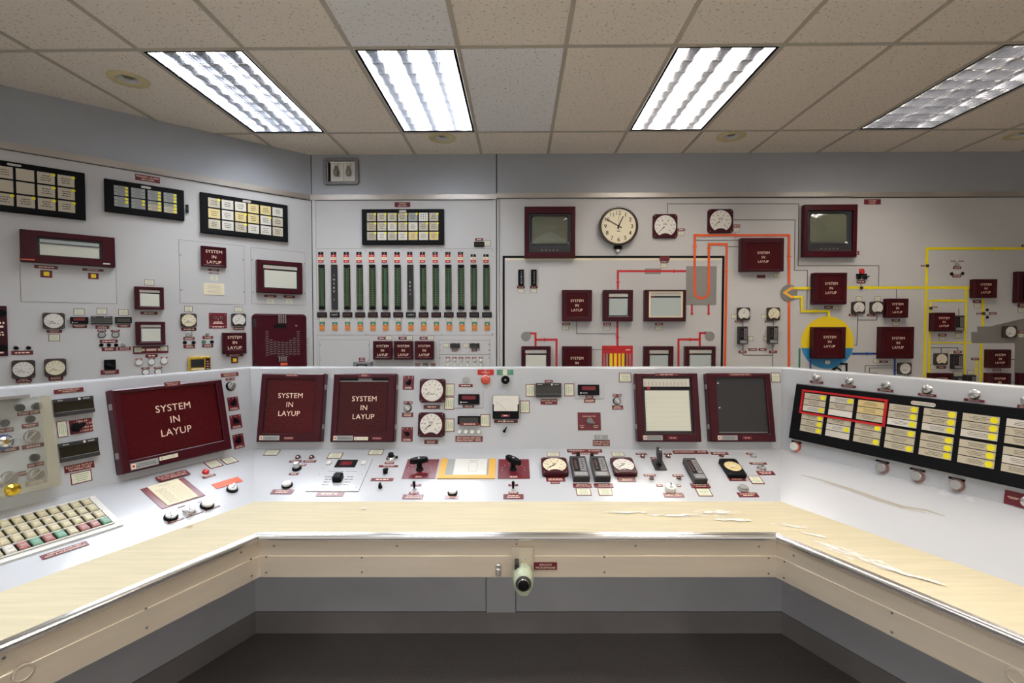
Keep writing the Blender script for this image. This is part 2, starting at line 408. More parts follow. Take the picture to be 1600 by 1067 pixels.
def fixture(col, row, kind, label):
    cs, ct = s0 + (col + .5)*TS, (rows[row] + rows[row+1])/2
    t = thing(CP, cs, -ct, 'ceiling_light', label, 'ceiling light', 'recessed fluorescent ceiling lights', w=0)
    W, L, H = TS - .03, 2*TS - .03, 0.11
    m = MB(); m.loft([[(*p, 0.004) for p in rrect(W, L, 0)], [(*p, 0.006) for p in rrect(W-.012, L-.012, 0)], [(*p, -.01) for p in rrect(W-.03, L-.03, 0)]], 'black', cap=False, base=False)
    m.loft([[(*p, -.01) for p in rrect(W-.03, L-.03, 0)], [(*p, -H) for p in rrect(W-.03, L-.03, 0)]], 'reflector', cap=True, base=False)
    m.out('housing', t)
    W -= .032; L -= .032; cw = W/3; cl = L/9
    m = MB()   # parabolic louvre: long fins and cross blades, wide at the top
    for i in range(4):
        x = -W/2 + i*cw; e0 = 0.0015; e1 = 0.012 if 0 < i < 3 else 0.008
        a, b = (x-e0, x+e0), (x-e1, x+e1)
        if i == 0: a, b = (x, x+e0), (x, x+e1)
        if i == 3: a, b = (x-e0, x), (x-e1, x)
        prof = []
        for q in range(5):
            f = q/4; g = f*f
            prof.append([(a[0]+(b[0]-a[0])*g, -L/2, .002-.062*f), (a[1]+(b[1]-a[1])*g, -L/2, .002-.062*f), (a[1]+(b[1]-a[1])*g, L/2, .002-.062*f), (a[0]+(b[0]-a[0])*g, L/2, .002-.062*f)])
        m.loft(prof, 'louvre', cap=False, smooth=False)
    for j in range(10):
        y = -L/2 + j*cl
        prof = []
        for q in range(5):
            f = q/4; e = .0020 + .0028*f*f; ya, yb = max(y-e, -L/2), min(y+e, L/2)
            prof.append([(-W/2, ya, .001-.055*f), (W/2, ya, .001-.055*f), (W/2, yb, .001-.055*f), (-W/2, yb, .001-.055*f)])
        m.loft(prof, 'louvre', cap=False)
    m.out('louvre', t)
    for i in range(3):
        m = MB(); x = -W/2 + (i+.5)*cw; m.tube([(x, -L/2+.01, -.082), (x, L/2-.01, -.082)], .019, 'tube_' + kind, n=12)
        m.out('fluorescent_tube', t)
        m = MB(); pr_ = [(x - cw*.47 + cw*.94*q/12, -.060 - .046*(1 - ((q-6)/6)**2)) for q in range(13)]   # parabolic trough over the tube
        for q in range(12): m.quad((pr_[q][0], -L/2, pr_[q][1]), (pr_[q+1][0], -L/2, pr_[q+1][1]), (pr_[q+1][0], L/2, pr_[q+1][1]), (pr_[q][0], L/2, pr_[q][1]), 'reflector')
        m.out('reflector', t)
FXL = {(-4, 1): 'louvred ceiling light, leftmost of the far row, above the angled left wall', (-2, 1): 'louvred ceiling light with round downlight just behind it, second from the left',
       (1, 1): 'louvred ceiling light to the right above the clock and wall gauges, third from the left', (4, 1): 'louvred ceiling light cut by the right edge of the picture'}
for (c_, r_), k_ in lights.items():
    fixture(c_, r_, k_, FXL.get((c_, r_), f'louvred ceiling light {["directly over", "well behind"][r_ == 5]} the operator, {["left", "centre left", "centre right", "right"][(c_ > -4) + (c_ > 0) + (c_ > 3)]}'))
DLB = ['round recessed downlight beside the leftmost louvred light', 'round recessed downlight behind the second louvred light, near the emergency light box', 'round recessed downlight behind the third louvred light, over the right wall gauges', 'round recessed downlight at the far right edge of the ceiling']
for i, (k, (hs, ht)) in enumerate(sorted(holes.items(), key=lambda x: x[1][0])):
    t = thing(CP, hs, -ht, 'downlight', DLB[i], 'downlight', 'round recessed downlights', w=0)
    m = MB(); m.rev([(.115, 0.0005), (.113, .006), (.075, .009), (.066, .004), (HR-.001, -.002)], 'lampring', n=40, cap=False); m.out('trim_ring', t)
    m = MB(); m.rev([(HR-.002, 0), (.058, -.02), (.04, -.07)], 'refwhite', n=32, cap=True); m.out('reflector', t)
    m = MB(); m.rev([(.044, -.035), (.04, -.02), (.025, -.008), (.006, -.004)], 'bulb', n=24); m.out('bulb', t)

# ------------------------------------------------------------------ control console
con = D.objects.new('control_console', None); COL.objects.link(con); con.location = (0, E1[0].y, 0)
tag(con, 'long white control console with angled wings and cream laminate desktop', 'control console')
bpy.context.view_layer.update()
CI = con.matrix_world.inverted()
def cpart(mb, name, label=None):
    mb.v = [tuple(CI @ Vector(v)) for v in mb.v]
    return mb.out(name, con, label)
def strips(levels, m, seg, mb=None):
    mb = mb or MB(); i = seg
    for a, b in zip(levels[:-1], levels[1:]): mb.quad(a[i], a[i+1], b[i+1], b[i], m)
    return mb
def rail(E, prof, m, mb=None, seg=range(3), ext=WL):
    """sweep a profile [(dy outwards, z)] along the broken line"""
    mb = mb or MB(); n = len(prof)
    lv = [lvl(shift(E, dy, z), ln=ext) for dy, z in prof]
    for i in seg:
        for k in range(n):
            a, b = lv[k], lv[(k+1) % n]; mb.quad(a[i], a[i+1], b[i+1], b[i], m)
    for e in (0, 3):
        mb.add([l[e] for l in lv], [tuple(range(n)) if e == 0 else tuple(range(n))[::-1]], m)
    return mb
E4b = shift(E4, 0.012, Z4 + 0.008); E5 = shift(E4, 0.10, Z4 + 0.004)
E4a = (E4[0] - (E4[0]-E3[0]).normalized()*0.010, E4[1] - (E4[1]-E3[1]).normalized()*0.010)
L2, L3, L4a, L4, L4b, L5 = lvl(E2), lvl(E3), lvl(E4a), lvl(E4), lvl(E4b), lvl(E5)
E4m = shift(E4, 0.003, Z4 + 0.0055); L4m = lvl(E4m)
L6 = lvl(shift(E4, 0.13, 0.02))
for i, nm in ((0, 'left wing'), (1, 'centre'), (2, 'right wing')):
    cpart(strips([L2, L3], 'white', i), 'sloped_panel', 'white sloped control surface of the ' + nm)
    cpart(strips([L3, L4a, L4, L4m, L4b, L5, L6], 'white', i), 'upright_panel', 'white upright instrument panel of the ' + nm)
mb = MB()
for e in (0, 3):
    pts = [lvl(E1)[e], L2[e], L3[e], L4[e], L5[e], L6[e]]
    q = Vector(lvl(shift(E1, .65, .02))[e]); mb.add([pts[1], pts[2], pts[3], pts[4], pts[5], tuple(q)], [(0, 1, 2, 3, 4, 5)], 'white')
cpart(mb, 'end_panel')
mb = rail(E1, [(0.006, Z1 - .030), (0.36, Z1 - .030), (0.36, Z1 + .002), (0.006, Z1 + .004)], 'laminate')
mb2 = MB()
a, b = lvl(shift(E1, 0.008, Z2)), lvl((E2[0], E2[1]))
for i in range(3): mb.quad(a[i], a[i+1], b[i+1], b[i], 'laminate')
PZ = [Z2 + .0006]
def patch(mb, px, py, rx, ry, m, n=16, rot=0.0):
    PZ[0] += .000012; z = PZ[0]
    c = atz(px, py, z); pts = []
    for i in range(n):
        a = 2*math.pi*i/n; k = random.uniform(.55, 1.05); x, y = rx*k*math.cos(a), ry*k*math.sin(a)
        pts.append((c.x + x*math.cos(rot) - y*math.sin(rot), c.y + x*math.sin(rot) + y*math.cos(rot), z))
    mb.add(pts, [tuple(range(n))], m)
for px, py, rx, ry, ro in ((1335, 866, .08, .022, -.9), (1365, 880, .09, .02, -.9), (1300, 853, .05, .012, -.8), (1240, 822, .04, .01, -.4), (1270, 835, .05, .008, -.6), (1060, 805, .10, .012, 0), (1120, 800, .09, .02, 0), (980, 800, .07, .008, 0), (1150, 812, .06, .01, 0), (1405, 893, .06, .012, -.9), (1455, 907, .03, .008, -.9), (568, 794, .012, .006, 0)):
    c = atz(px, py, Z2)
    for q in range(34):
        a_, g1, g2 = ro, random.gauss(0, .5)*rx, random.gauss(0, .5)*ry; X_, Y_ = c.x + g1*math.cos(a_) - g2*math.sin(a_), c.y + g1*math.sin(a_) + g2*math.cos(a_)
        pr_ = px_of(DT, X_ - DT.O.x, Y_ - DT.O.y); patch(mb, pr_[0], pr_[1], rx*random.uniform(.10, .32), random.uniform(.0018, .0065), 'worn', rot=ro, n=12)
patch(mb, 297, 821, .012, .008, 'celly')
cpart(mb, 'desktop', 'cream laminate desktop with pale worn patches')
mb = MB(); R_ = 0.0115
pr = [(-0.002 + R_*math.cos(math.radians(a)), Z1 - .008 + R_*math.sin(math.radians(a))) for a in range(90, 285, 15)] + [(0.010, Z1 - .02), (0.010, Z1 + .0065)]
rail(E1, [(p[0]*1.0, p[1]) for p in pr], 'chrome', mb); cpart(mb, 'edge_moulding', 'polished metal edge moulding along the desktop')
mb = rail(E1, [(0.002, .588), (0.03, .588), (0.03, Z1 - .022), (0.002, Z1 - .022)], 'fascia')
rail(E1, [(-0.003, .586), (0.002, .586), (0.002, .663), (-0.0005, .6645), (-0.003, .663)], 'fascia', mb)
cpart(mb, 'fascia', 'brushed metal fascia under the desk edge')
mb = rail(E1, [(0.60, .105), (0.66, .105), (0.66, .70), (0.60, .70)], 'under_grey'); rail(E1, [(0.03, .69), (.62, .69), (.62, .705), (.03, .705)], 'under_grey', mb)
mb.box(E1[0].x + .80, E1[0].x + .94, E1[0].y + .585, E1[0].y + .6, .108, .69, 'under_grey')
mb.box(E1[0].x + .797, E1[0].x + .80, E1[0].y + .596, E1[0].y + .5995, .108, .69, 'seam')
mb.box(E1[0].x + .94, E1[0].x + .943, E1[0].y + .596, E1[0].y + .5995, .108, .69, 'seam')
cpart(mb, 'modesty_panel', 'grey recessed knee panel')
mb = rail(E1, [(0.592, .0), (0.66, .0), (0.66, .105), (0.592, .105)], 'kick'); cpart(mb, 'kick_plate', 'dark kick plate at the floor')
def screws(pl, pts, w, n=0.004):
    for px, py in pts:
        u, v = pl.uv(px, py); mb = MB(); mb.rev([(n, 0.0), (n, .0012), (n*.5, .0022)], 'steel', n=12); mb.box(-n*.7, n*.7, -.0006, .0006, .0021, .0025, 'black')
        mb.v = [tuple(CI @ (pl.mat(u, v, w) @ Vector(x))) for x in mb.v]; mb.out('screw', con)
screws(FA, [(428, 853), (620, 853), (807, 850), (993, 853), (1186, 854)], -.0015)
screws(FA, [(417, 869), (417, 893), (566, 870), (566, 893), (944, 869), (944, 893), (1200, 871), (1200, 895)], .0035)
screws(FL, [(377, 863), (6, 1028)], -.0015); screws(FL, [(391, 873), (392, 899), (227, 950), (228, 980)], .0035)
screws(FR, [(1240, 868)], -.0015); screws(FR, [(1227, 877), (1226, 902), (1395, 957), (1395, 987)], .0035)
for pl, px, py, r, lab in ((FL, 35, 1050, .022, 'round knockout plug in the left wing fascia'), (FR, 1589, 1056, .02, 'round knockout plug in the right wing fascia')):
    u, v = pl.uv(px, py); mb = MB(); mb.rev([(r, 0), (r, .002), (r*.82, .003), (r*.8, .001)], 'fascia', n=32)
    mb.rev([(r*1.04, 0), (r*1.04, .0012)], 'steel', n=32, cap=False)
    mb.v = [tuple(CI @ (pl.mat(u, v, .0035) @ Vector(x))) for x in mb.v]; mb.out('knockout_plug', con, lab)
mb = MB()
pts = [(1252, 742), (1285, 750), (1330, 764), (1370, 778), (1410, 791), (1448, 797), (1477, 807)]; wd = [.004, .007, .010, .011, .010, .007, .002]
UV = [RS.uv(*p) for p in pts]
for k in range(len(UV) - 1):
    mb.quad((UV[k][0], UV[k][1] - wd[k], .0006), (UV[k+1][0], UV[k+1][1] - wd[k+1], .0006), (UV[k+1][0], UV[k+1][1] + wd[k+1]*.4, .0006), (UV[k][0], UV[k][1] + wd[k]*.4, .0006), 'residue')
for k in range(1, len(UV) - 2):
    o1, o2 = -.012 - .004*(k % 2), -.012 - .004*((k+1) % 2); mb.quad((UV[k][0], UV[k][1] + o1 - .0015, .0006), (UV[k+1][0], UV[k+1][1] + o2 - .0015, .0006), (UV[k+1][0], UV[k+1][1] + o2 + .001, .0006), (UV[k][0], UV[k][1] + o1 + .001, .0006), 'residue')
tag(mb.out('tape_residue', mw=RS.mat(0, 0)), 'long brown tape residue streak on the right wing sloped surface', 'stain')

# ------------------------------------------------------------------ instrument builders
RELG = 'maroon engraved nameplates'
def NP(pl, x0, y0, x1, y1, where, txt=None, m='plate', rows_=None, ink='letter', name='nameplate', colour='maroon'):
    u, v, w, h = pl.rect(x0, y0, x1, y1); mb = MB(); mb.box(-w/2, w/2, -h/2, h/2, 0, .0018, m)
    if txt: 
        ls = txt.split('/'); hh = h * .78 / (len(ls) * 1.35); mb.lines(ls, 0, 0, hh, .0021, ink, w*.9, 1.4)
    elif txt is None:
        r = rows_ or (2 if h > w*.28 else 1); mb.scrib(-w*.40, w*.40, -h*.34, h*.34, r, .0021, ink, fill=.42)
    return single(mb, pl, u, v, name, f'{colour} engraved nameplate {where}', 'nameplate', RELG if colour == 'maroon' else None)
def CARD(pl, x0, y0, x1, y1, where, vert=False, plain=False):
    u, v, w, h = pl.rect(x0, y0, x1, y1); mb = MB(); e = min(w, h)*.07
    mb.box(-w/2, w/2, -h/2, h/2, 0, .0014, 'plate'); mb.box(-w/2+e, w/2-e, -h/2+e, h/2-e, .0014, .0018, 'cream2')
    mb.scrib(-w*.36, w*.36, -h*.36, h*.36, 4, .0021, 'inkgreen', vert=vert, fill=.3)
    return single(mb, pl, u, v, 'calibration_card', f'cream calibration card {where}', 'card', 'cream calibration cards')
def LAY(mb, h, z, ink='letter', oy=0.0): mb.lines(['SYSTEM', 'IN', 'LAYUP'], 0, oy, h, z, ink, None, 1.85)
def CASE(pl, rc, win, name, label, cat, group=None, t=.035, cm='maroon', r=.004, inner='black', ch=.004, depth=.008):
    """a hollow instrument case with a window; returns the thing and the window rect in local coordinates"""
    u, v, w, h = pl.rect(*rc, off=t); wu, wv, ww, wh = pl.rect(*win, off=t); ox, oy = wu-u, wv-v
    th = thing(pl, u, v, name, label, cat, group, w=.0045 if pl in (BW, LW) else .0006)
    mb = MB(); n = 4
    O = rrect(w, h, r, n); I = rrect(ww, wh, .003, n, ox, oy); O2 = rrect(w-2*ch, h-2*ch, max(r-ch, .001), n)
    I2 = rrect(ww+.006, wh+.006, .004, n, ox, oy); I3 = rrect(ww, wh, .003, n, ox, oy)
    mb.loft([[(*p, 0) for p in O], [(*p, t-ch) for p in O], [(*p, t) for p in O2], [(*p, t) for p in I2], [(*p, t-.002) for p in I], [(*p, t-depth) for p in I3]], cm, cap=False)
    mb.add([(*p, t-depth) for p in I3], [tuple(range(len(I3)))], inner)
    mb.out('case', th)
    return th, (ox, oy, ww, wh, t, depth), (w, h)
def PANE(th, W, m='glass'):
    ox, oy, ww, wh, t, dp = W; mb = MB(); mb.box(ox-ww/2+.0005, ox+ww/2-.0005, oy-wh/2+.0005, oy+wh/2-.0005, t-.0032, t-.0025, m); mb.out('glass_pane', th)
def SIGN(pl, rc, win, where, t=.035, cap=.0, hfrac=.13, oy=0.0, mat_='insert2', ink='letter', group='SYSTEM IN LAYUP covered recorders', pane=False):
    th, W, S = CASE(pl, rc, win, 'covered_recorder', f'maroon SYSTEM IN LAYUP box {where}', 'instrument', group, t)
    ox, oy_, ww, wh, t, dp = W; mb = MB(); mb.box(ox-ww/2+.001, ox+ww/2-.001, oy_-wh/2+.001, oy_+wh/2-.001, t-dp, t-dp+.002, mat_)
    hh = S[1]*hfrac
    for i, l in enumerate(['SYSTEM', 'IN', 'LAYUP']): mb.text(l, ox, oy_ + oy*wh + (1-i)*hh*1.75, hh, t-dp+.0024, ink, ww*.9)
    mb.out('cover_sheet', th)
    if pane: PANE(th, W)
    return th, W, S
def REC(pl, rc, win, where, t=.035, paper='paper', style=0, cm='maroon', group='maroon chart recorders', kind='maroon chart recorder'):
    th, W, S = CASE(pl, rc, win, 'chart_recorder', f'{kind} {where}', 'chart recorder', group, t, cm, depth=.014, inner='dark')
    ox, oy, ww, wh, t, dp = W; z = t-dp; x0, x1, y0, y1 = ox-ww/2, ox+ww/2, oy-wh/2, oy+wh/2
    mb = MB(); mb.box(x0+ww*.03, x1-ww*.03, y1-wh*.17, y1-wh*.03, z, z+.003, 'cellw')
    for i in range(12): mb.box(x0+ww*(.06+.075*i), x0+ww*(.067+.075*i), y1-wh*.15, y1-wh*.09, z+.003, z+.0032, 'ink')
    mb.box(x0+ww*.03, x1-ww*.03, y1-wh*.215, y1-wh*.185, z, z+.005, 'black'); mb.box(x0+ww*.10, x0+ww*.16, y1-wh*.22, y1-wh*.17, z+.005, z+.007, 'red')
    mb.out('scale', th)
    mb = MB(); pts = 10; top = y1-wh*.24
    mb.box(x0+ww*.05, x1-ww*.05, y0+wh*.05, top, z, z+.004, paper)
    for i in range(7): mb.box(x0+ww*.08, x1-ww*.08, y0+wh*(.12+.085*i), y0+wh*(.12+.085*i)+.0007, z+.004, z+.0042, 'paperline')
    for i in range(14):
        for xx in (x0+ww*.065, x1-ww*.065): mb.box(xx-.0012, xx+.0012, y0+wh*(.08+.047*i), y0+wh*(.08+.047*i)+.002, z+.004, z+.0043, 'ink')
    mb.out('chart_paper', th); PANE(th, W); return th, W, S
def GAUGE(pl, rc, where, dial='dialw', arc=False, needle=218, case='maroon', t=.022, nl=.8, hub='offwhite', kind=None, hubr=.16, brand=False, full=False, group='panel gauges'):
    u, v, w, h = pl.rect(*rc, off=t); colr = {'maroon': 'maroon', 'black': 'black', 'brown': 'dark brown'}[case]
    th = thing(pl, u, v, 'gauge', f'{colr} square gauge {where}' if kind is None else f'{kind} {where}', 'gauge', group)
    s = min(w, h); R = s*.455; z = t
    mb = MB(); n = 5; O = rrect(w, h, s*.12, n); O2 = rrect(w-.006, h-.006, s*.1, n)
    mb.loft([[(*p, 0) for p in O], [(*p, t-.003) for p in O], [(*p, t) for p in O2]], case)
    mb.rev([(R*1.05, t), (R*1.04, t+.002), (R, t+.002), (R*.99, t+.0003)], case, n=36, cap=False)
    for sx in (-1, 1):
        for sy in (-1, 1): mb.cyl(sx*w*.42, sy*h*.42, s*.018, t, t+.001, 'steel', n=8)
    mb.out('case', th)
    mb = MB(); mb.disc(0, 0, R*.99, t+.0004, dial, 40)
    for i in range(11):
        a = math.radians(225 - 27*i); mb.bar(R*.72*math.cos(a), R*.72*math.sin(a), R*.17, R*.035, a, t+.0005, t+.0007, 'ink')
    for i in range(0, 11, 2):
        a = math.radians(225 - 27*i); x, y = R*.56*math.cos(a), R*.56*math.sin(a); mb.box(x-R*.06, x+R*.06, y-R*.035, y+R*.035, t+.0005, t+.0006, 'ink')
    mb.scrib(-R*.22, R*.22, -R*.42 if not arc else R*.1, -R*.25 if not arc else R*.3, 2, t+.0006, 'ink')
    mb.out('dial', th)
    if arc:
        mb = MB(); pts = []; rr = R*.62; cy = -R*1.28
        for i in range(17):
            a = math.radians(25 + 130*i/16); pts.append((rr*math.cos(a)*1.15, cy + rr*math.sin(a)))
        bot = -h/2 + .004; pts += [(-rr*1.04, max(bot, cy)), (rr*1.04, max(bot, cy))]
        mb.prism(pts, t+.0008, t+.003, case); mb.out('dial_cover', th)
    mb = MB(); a = math.radians(needle); mb.bar(0, 0, R*nl, R*.05, a, t+.0018, t+.0028, 'black', back=R*.12, tip=R*.02)
    mb.bar(0, 0, R*nl*.62, R*.11, a, t+.0016, t+.0022, 'black', back=0, tip=R*.03); mb.out('needle', th)
    mb = MB(); mb.cyl(0, 0, R*hubr, t+.001, t+.0036, hub, n=20, ch=.0008); mb.out('hub', th)
    mb = MB(); mb.rev([(R*.985, t+.0042), (R*.8, t+.0052), (R*.3, t+.0058)], 'glass', n=32); mb.out('glass_cover', th)
    return th
def DISP(pl, rc, where, style='black', t=.016, bezel=None, brand=None):
    """small digital panel display"""
    u, v, w, h = pl.rect(*rc, off=t); kinds = {'black': 'black digital display, unlit,', 'red': 'digital display with dark red window', 'grey': 'grey trimmed black digital display'}
    th = thing(pl, u, v, 'digital_display', f'{kinds[style]} {where}', 'digital display', 'digital panel displays')
    mb = MB(); mb.rbox(0, 0, w, h, .002, 0, t-.004, 'dark', 0); mb.out('case', th)
    if bezel:
        bu, bv, bw, bh = pl.rect(*bezel); mb = MB(); mb.box(bu-u-bw/2, bu-u+bw/2, bv-v-bh/2, bv-v+bh/2, 0, .002, 'white'); mb.out('mounting_plate', th)
    mb = MB()
    if style == 'grey':
        mb.box(-w/2, w/2, h*.30, h/2, t-.004, t, 'dark'); mb.box(-w/2, w/2, -h/2, -h*.27, t-.004, t-.001, 'dark'); mb.box(-w/2, w/2, -h*.29, -h*.26, t-.001, t-.0005, 'midgrey')
        mb.box(w*.10, w*.16, h*.34, h*.46, t, t+.0003, 'whiteletter'); mb.scrib(w*.2, w*.42, h*.36, h*.44, 1, t+.0003, 'whiteletter'); mb.scrib(-w*.44, -w*.25, h*.36, h*.44, 1, t+.0003, 'whiteletter')
        mb.box(-w/2, w/2, -h*.27, h*.30, t-.004, t-.003, 'ledoff')
    elif style == 'red':
        mb.rbox(0, 0, w, h, .002, t-.004, t-.001, 'black'); mb.box(-w*.32, w*.32, -h*.02, h*.34, t-.001, t-.0002, 'ledred'); mb.box(-w*.4, -w*.34, -h*.36, -h*.22, t-.001, t-.0005, 'whiteletter'); mb.scrib(-w*.3, -w*.05, -h*.34, -h*.24, 1, t-.0004, 'whiteletter')
    else:
        mb.rbox(0, 0, w, h, .002, t-.004, t-.0015, 'black'); mb.box(-w*.42, w*.42, -h*.3, h*.3, t-.0015, t-.001, 'ledoff')
    mb.out('front_panel', th); return th
def BTN(pl, px, py, r, where, cap='black', ring='chrome', h=.010, name='push_button', kind=None, dome=False, cat='button', group=None, bar=False, ang=0.7):
    k = pl.mpp(px, py); r = r*k; u, v = pl.uv(px, py, h*.6)
    cn = {'black': 'black', 'red': 'red', 'lens': 'grey', 'offwhite': 'white', 'orange': 'orange', 'chrome': 'chrome', 'green': 'green', 'nickel': 'metal', 'cellw': 'pale', 'brass': 'brass', 'cream2': 'cream', 'blackgloss': 'black'}.get(cap, cap)
    th = thing(pl, u, v, name, f'{kind or (cn + " round push button")} {where}', cat, group)
    mb = MB(); mb.rev([(r, 0), (r, h*.35), (r*.90, h*.5), (r*.80, h*.5)], ring, n=24, cap=True, smooth=False); mb.out('bezel', th)
    mb = MB(); q = r*.82
    if dome: mb.rev([(q, h*.45), (q, h*.8), (q*.85, h*1.15), (q*.5, h*1.4), (q*.1, h*1.48)], cap, n=24)
    else: mb.rev([(q, h*.45), (q, h*.92), (q*.9, h)], cap, n=24, smooth=False)
    mb.out('cap', th)
    if bar:
        mb = MB(); mb.bar(-math.cos(ang)*q*.85, -math.sin(ang)*q*.85, q*1.7, q*.42, ang, h, h*1.28, 'nickel' if cap != 'offwhite' else 'steel'); mb.out('grip', th)
    return th
def LAMP(pl, px, py, r, where, m='lens', ring='nickel', kind='small indicator lamp'):
    return BTN(pl, px, py, r, where, cap=m, ring=ring, h=.012, name='indicator_lamp', kind=kind, dome=True, cat='indicator lamp', group='small indicator lamps')
def POINTER(pl, px, py, L, ang, where, plate=None, txt=None, m='black', r=.011):
    """rotary pointer switch, with its engraved plate as a part"""
    k = pl.mpp(px, py); u, v = pl.uv(px, py, .012)
    if plate: pu, pv, pw, ph = pl.rect(*plate)
    th = thing(pl, u, v, 'rotary_switch', f'rotary switch {where}', 'switch', 'rotary pointer switches')
    if plate:
        mb = MB(); X, Y = pu-u, pv-v; mb.box(X-pw/2, X+pw/2, Y-ph/2, Y+ph/2, 0, .002, 'plate')
        if txt:
            for (s_, fx, fy, fh) in txt: mb.text(s_, X+fx*pw, Y+fy*ph, fh*ph, .0023, 'letter')
        else:
            for fx in (-.36, 0, .36): mb.box(X+fx*pw-.0015, X+fx*pw+.0015, Y+ph*.36, Y+ph*.36+.004, .002, .0023, 'letter')
            mb.scrib(X-pw*.42, X+pw*.42, Y-ph*.45, Y-ph*.3, 2, .0023, 'letter')
        mb.out('engraved_plate', th)
    mb = MB(); a = math.radians(ang); mb.cyl(0, 0, r, .002, .012, m, n=20, ch=.001)
    c, s_ = math.cos(a), math.sin(a); Lm = L*k
    P = [(-r*.9, -r*.55), (-r*.2, -r*.75), (Lm*.6, -r*.45), (Lm, 0), (Lm*.6, r*.45), (-r*.2, r*.75), (-r*.9, r*.55)]
    mb.prism([(x*c - y*s_, x*s_ + y*c) for x, y in P], .012, .024, m, ch=.002)
    mb.bar(r*.2, 0, Lm*.6, .0012, a, .024, .0243, 'whiteletter') if abs(ang) < 1 else None
    mb.out('pointer_knob', th); return th
def TOG(pl, px, py, where, h=.04, m='black'):
    u, v = pl.uv(px, py); th = thing(pl, u, v, 'toggle_switch', f'black toggle switch {where}', 'switch', 'toggle switches')
    mb = MB(); mb.cyl(0, 0, .010, 0, .004, 'nickel', n=6); mb.cyl(0, 0, .007, .004, .008, 'chrome', n=16); mb.out('collar', th)
    mb = MB(); mb.rev([(.0042, .006), (.0068, h*.8), (.0062, h), (.002, h+.003)], m, n=14); mb.out('lever', th)
def STRIP(pl, runs, wpx, m, label, name='mimic_line', t=.0014, w=.0006, cat='mimic line', arrows=(), group=None, ends=None):
    """flat coloured line on the mimic board; runs are lists of photo points on the wall"""
    x0, y0 = runs[0][0]; u0, v0 = pl.uv(x0, y0); k = pl.mpp(x0, y0); hw = wpx*k/2; mb = MB()
    for run in runs:
        P = [Vector((pl.uv(*p)[0]-u0, pl.uv(*p)[1]-v0)) for p in run]; n = len(P); Ls, Rs = [], []
        for i in range(n):
            d1 = (P[i]-P[i-1]).normalized() if i else (P[1]-P[0]).normalized(); d2 = (P[i+1]-P[i]).normalized() if i < n-1 else d1
            n1 = Vector((-d1.y, d1.x)); n2 = Vector((-d2.y, d2.x)); b = (n1+n2).normalized(); k2 = hw/max(.35, b.dot(n1))
            Ls.append(P[i]+b*k2); Rs.append(P[i]-b*k2)
        for i in range(n-1):
            q = [Rs[i], Rs[i+1], Ls[i+1], Ls[i]]; mb.prism([(p.x, p.y) for p in q], 0, t, m)
    for (ax, ay, dr) in arrows:
        p = Vector(pl.uv(ax, ay)) - Vector((u0, v0)); a = math.radians(dr); c, s_ = math.cos(a), math.sin(a); e = hw*2.4
        mb.prism([(p.x + x*c - y*s_, p.y + x*s_ + y*c) for x, y in ((-e*.2, -e*.9), (e*.9, 0), (-e*.2, e*.9))], t, t+.0008, m)
    return single(mb, pl, u0, v0, name, label, cat, group, w=w)
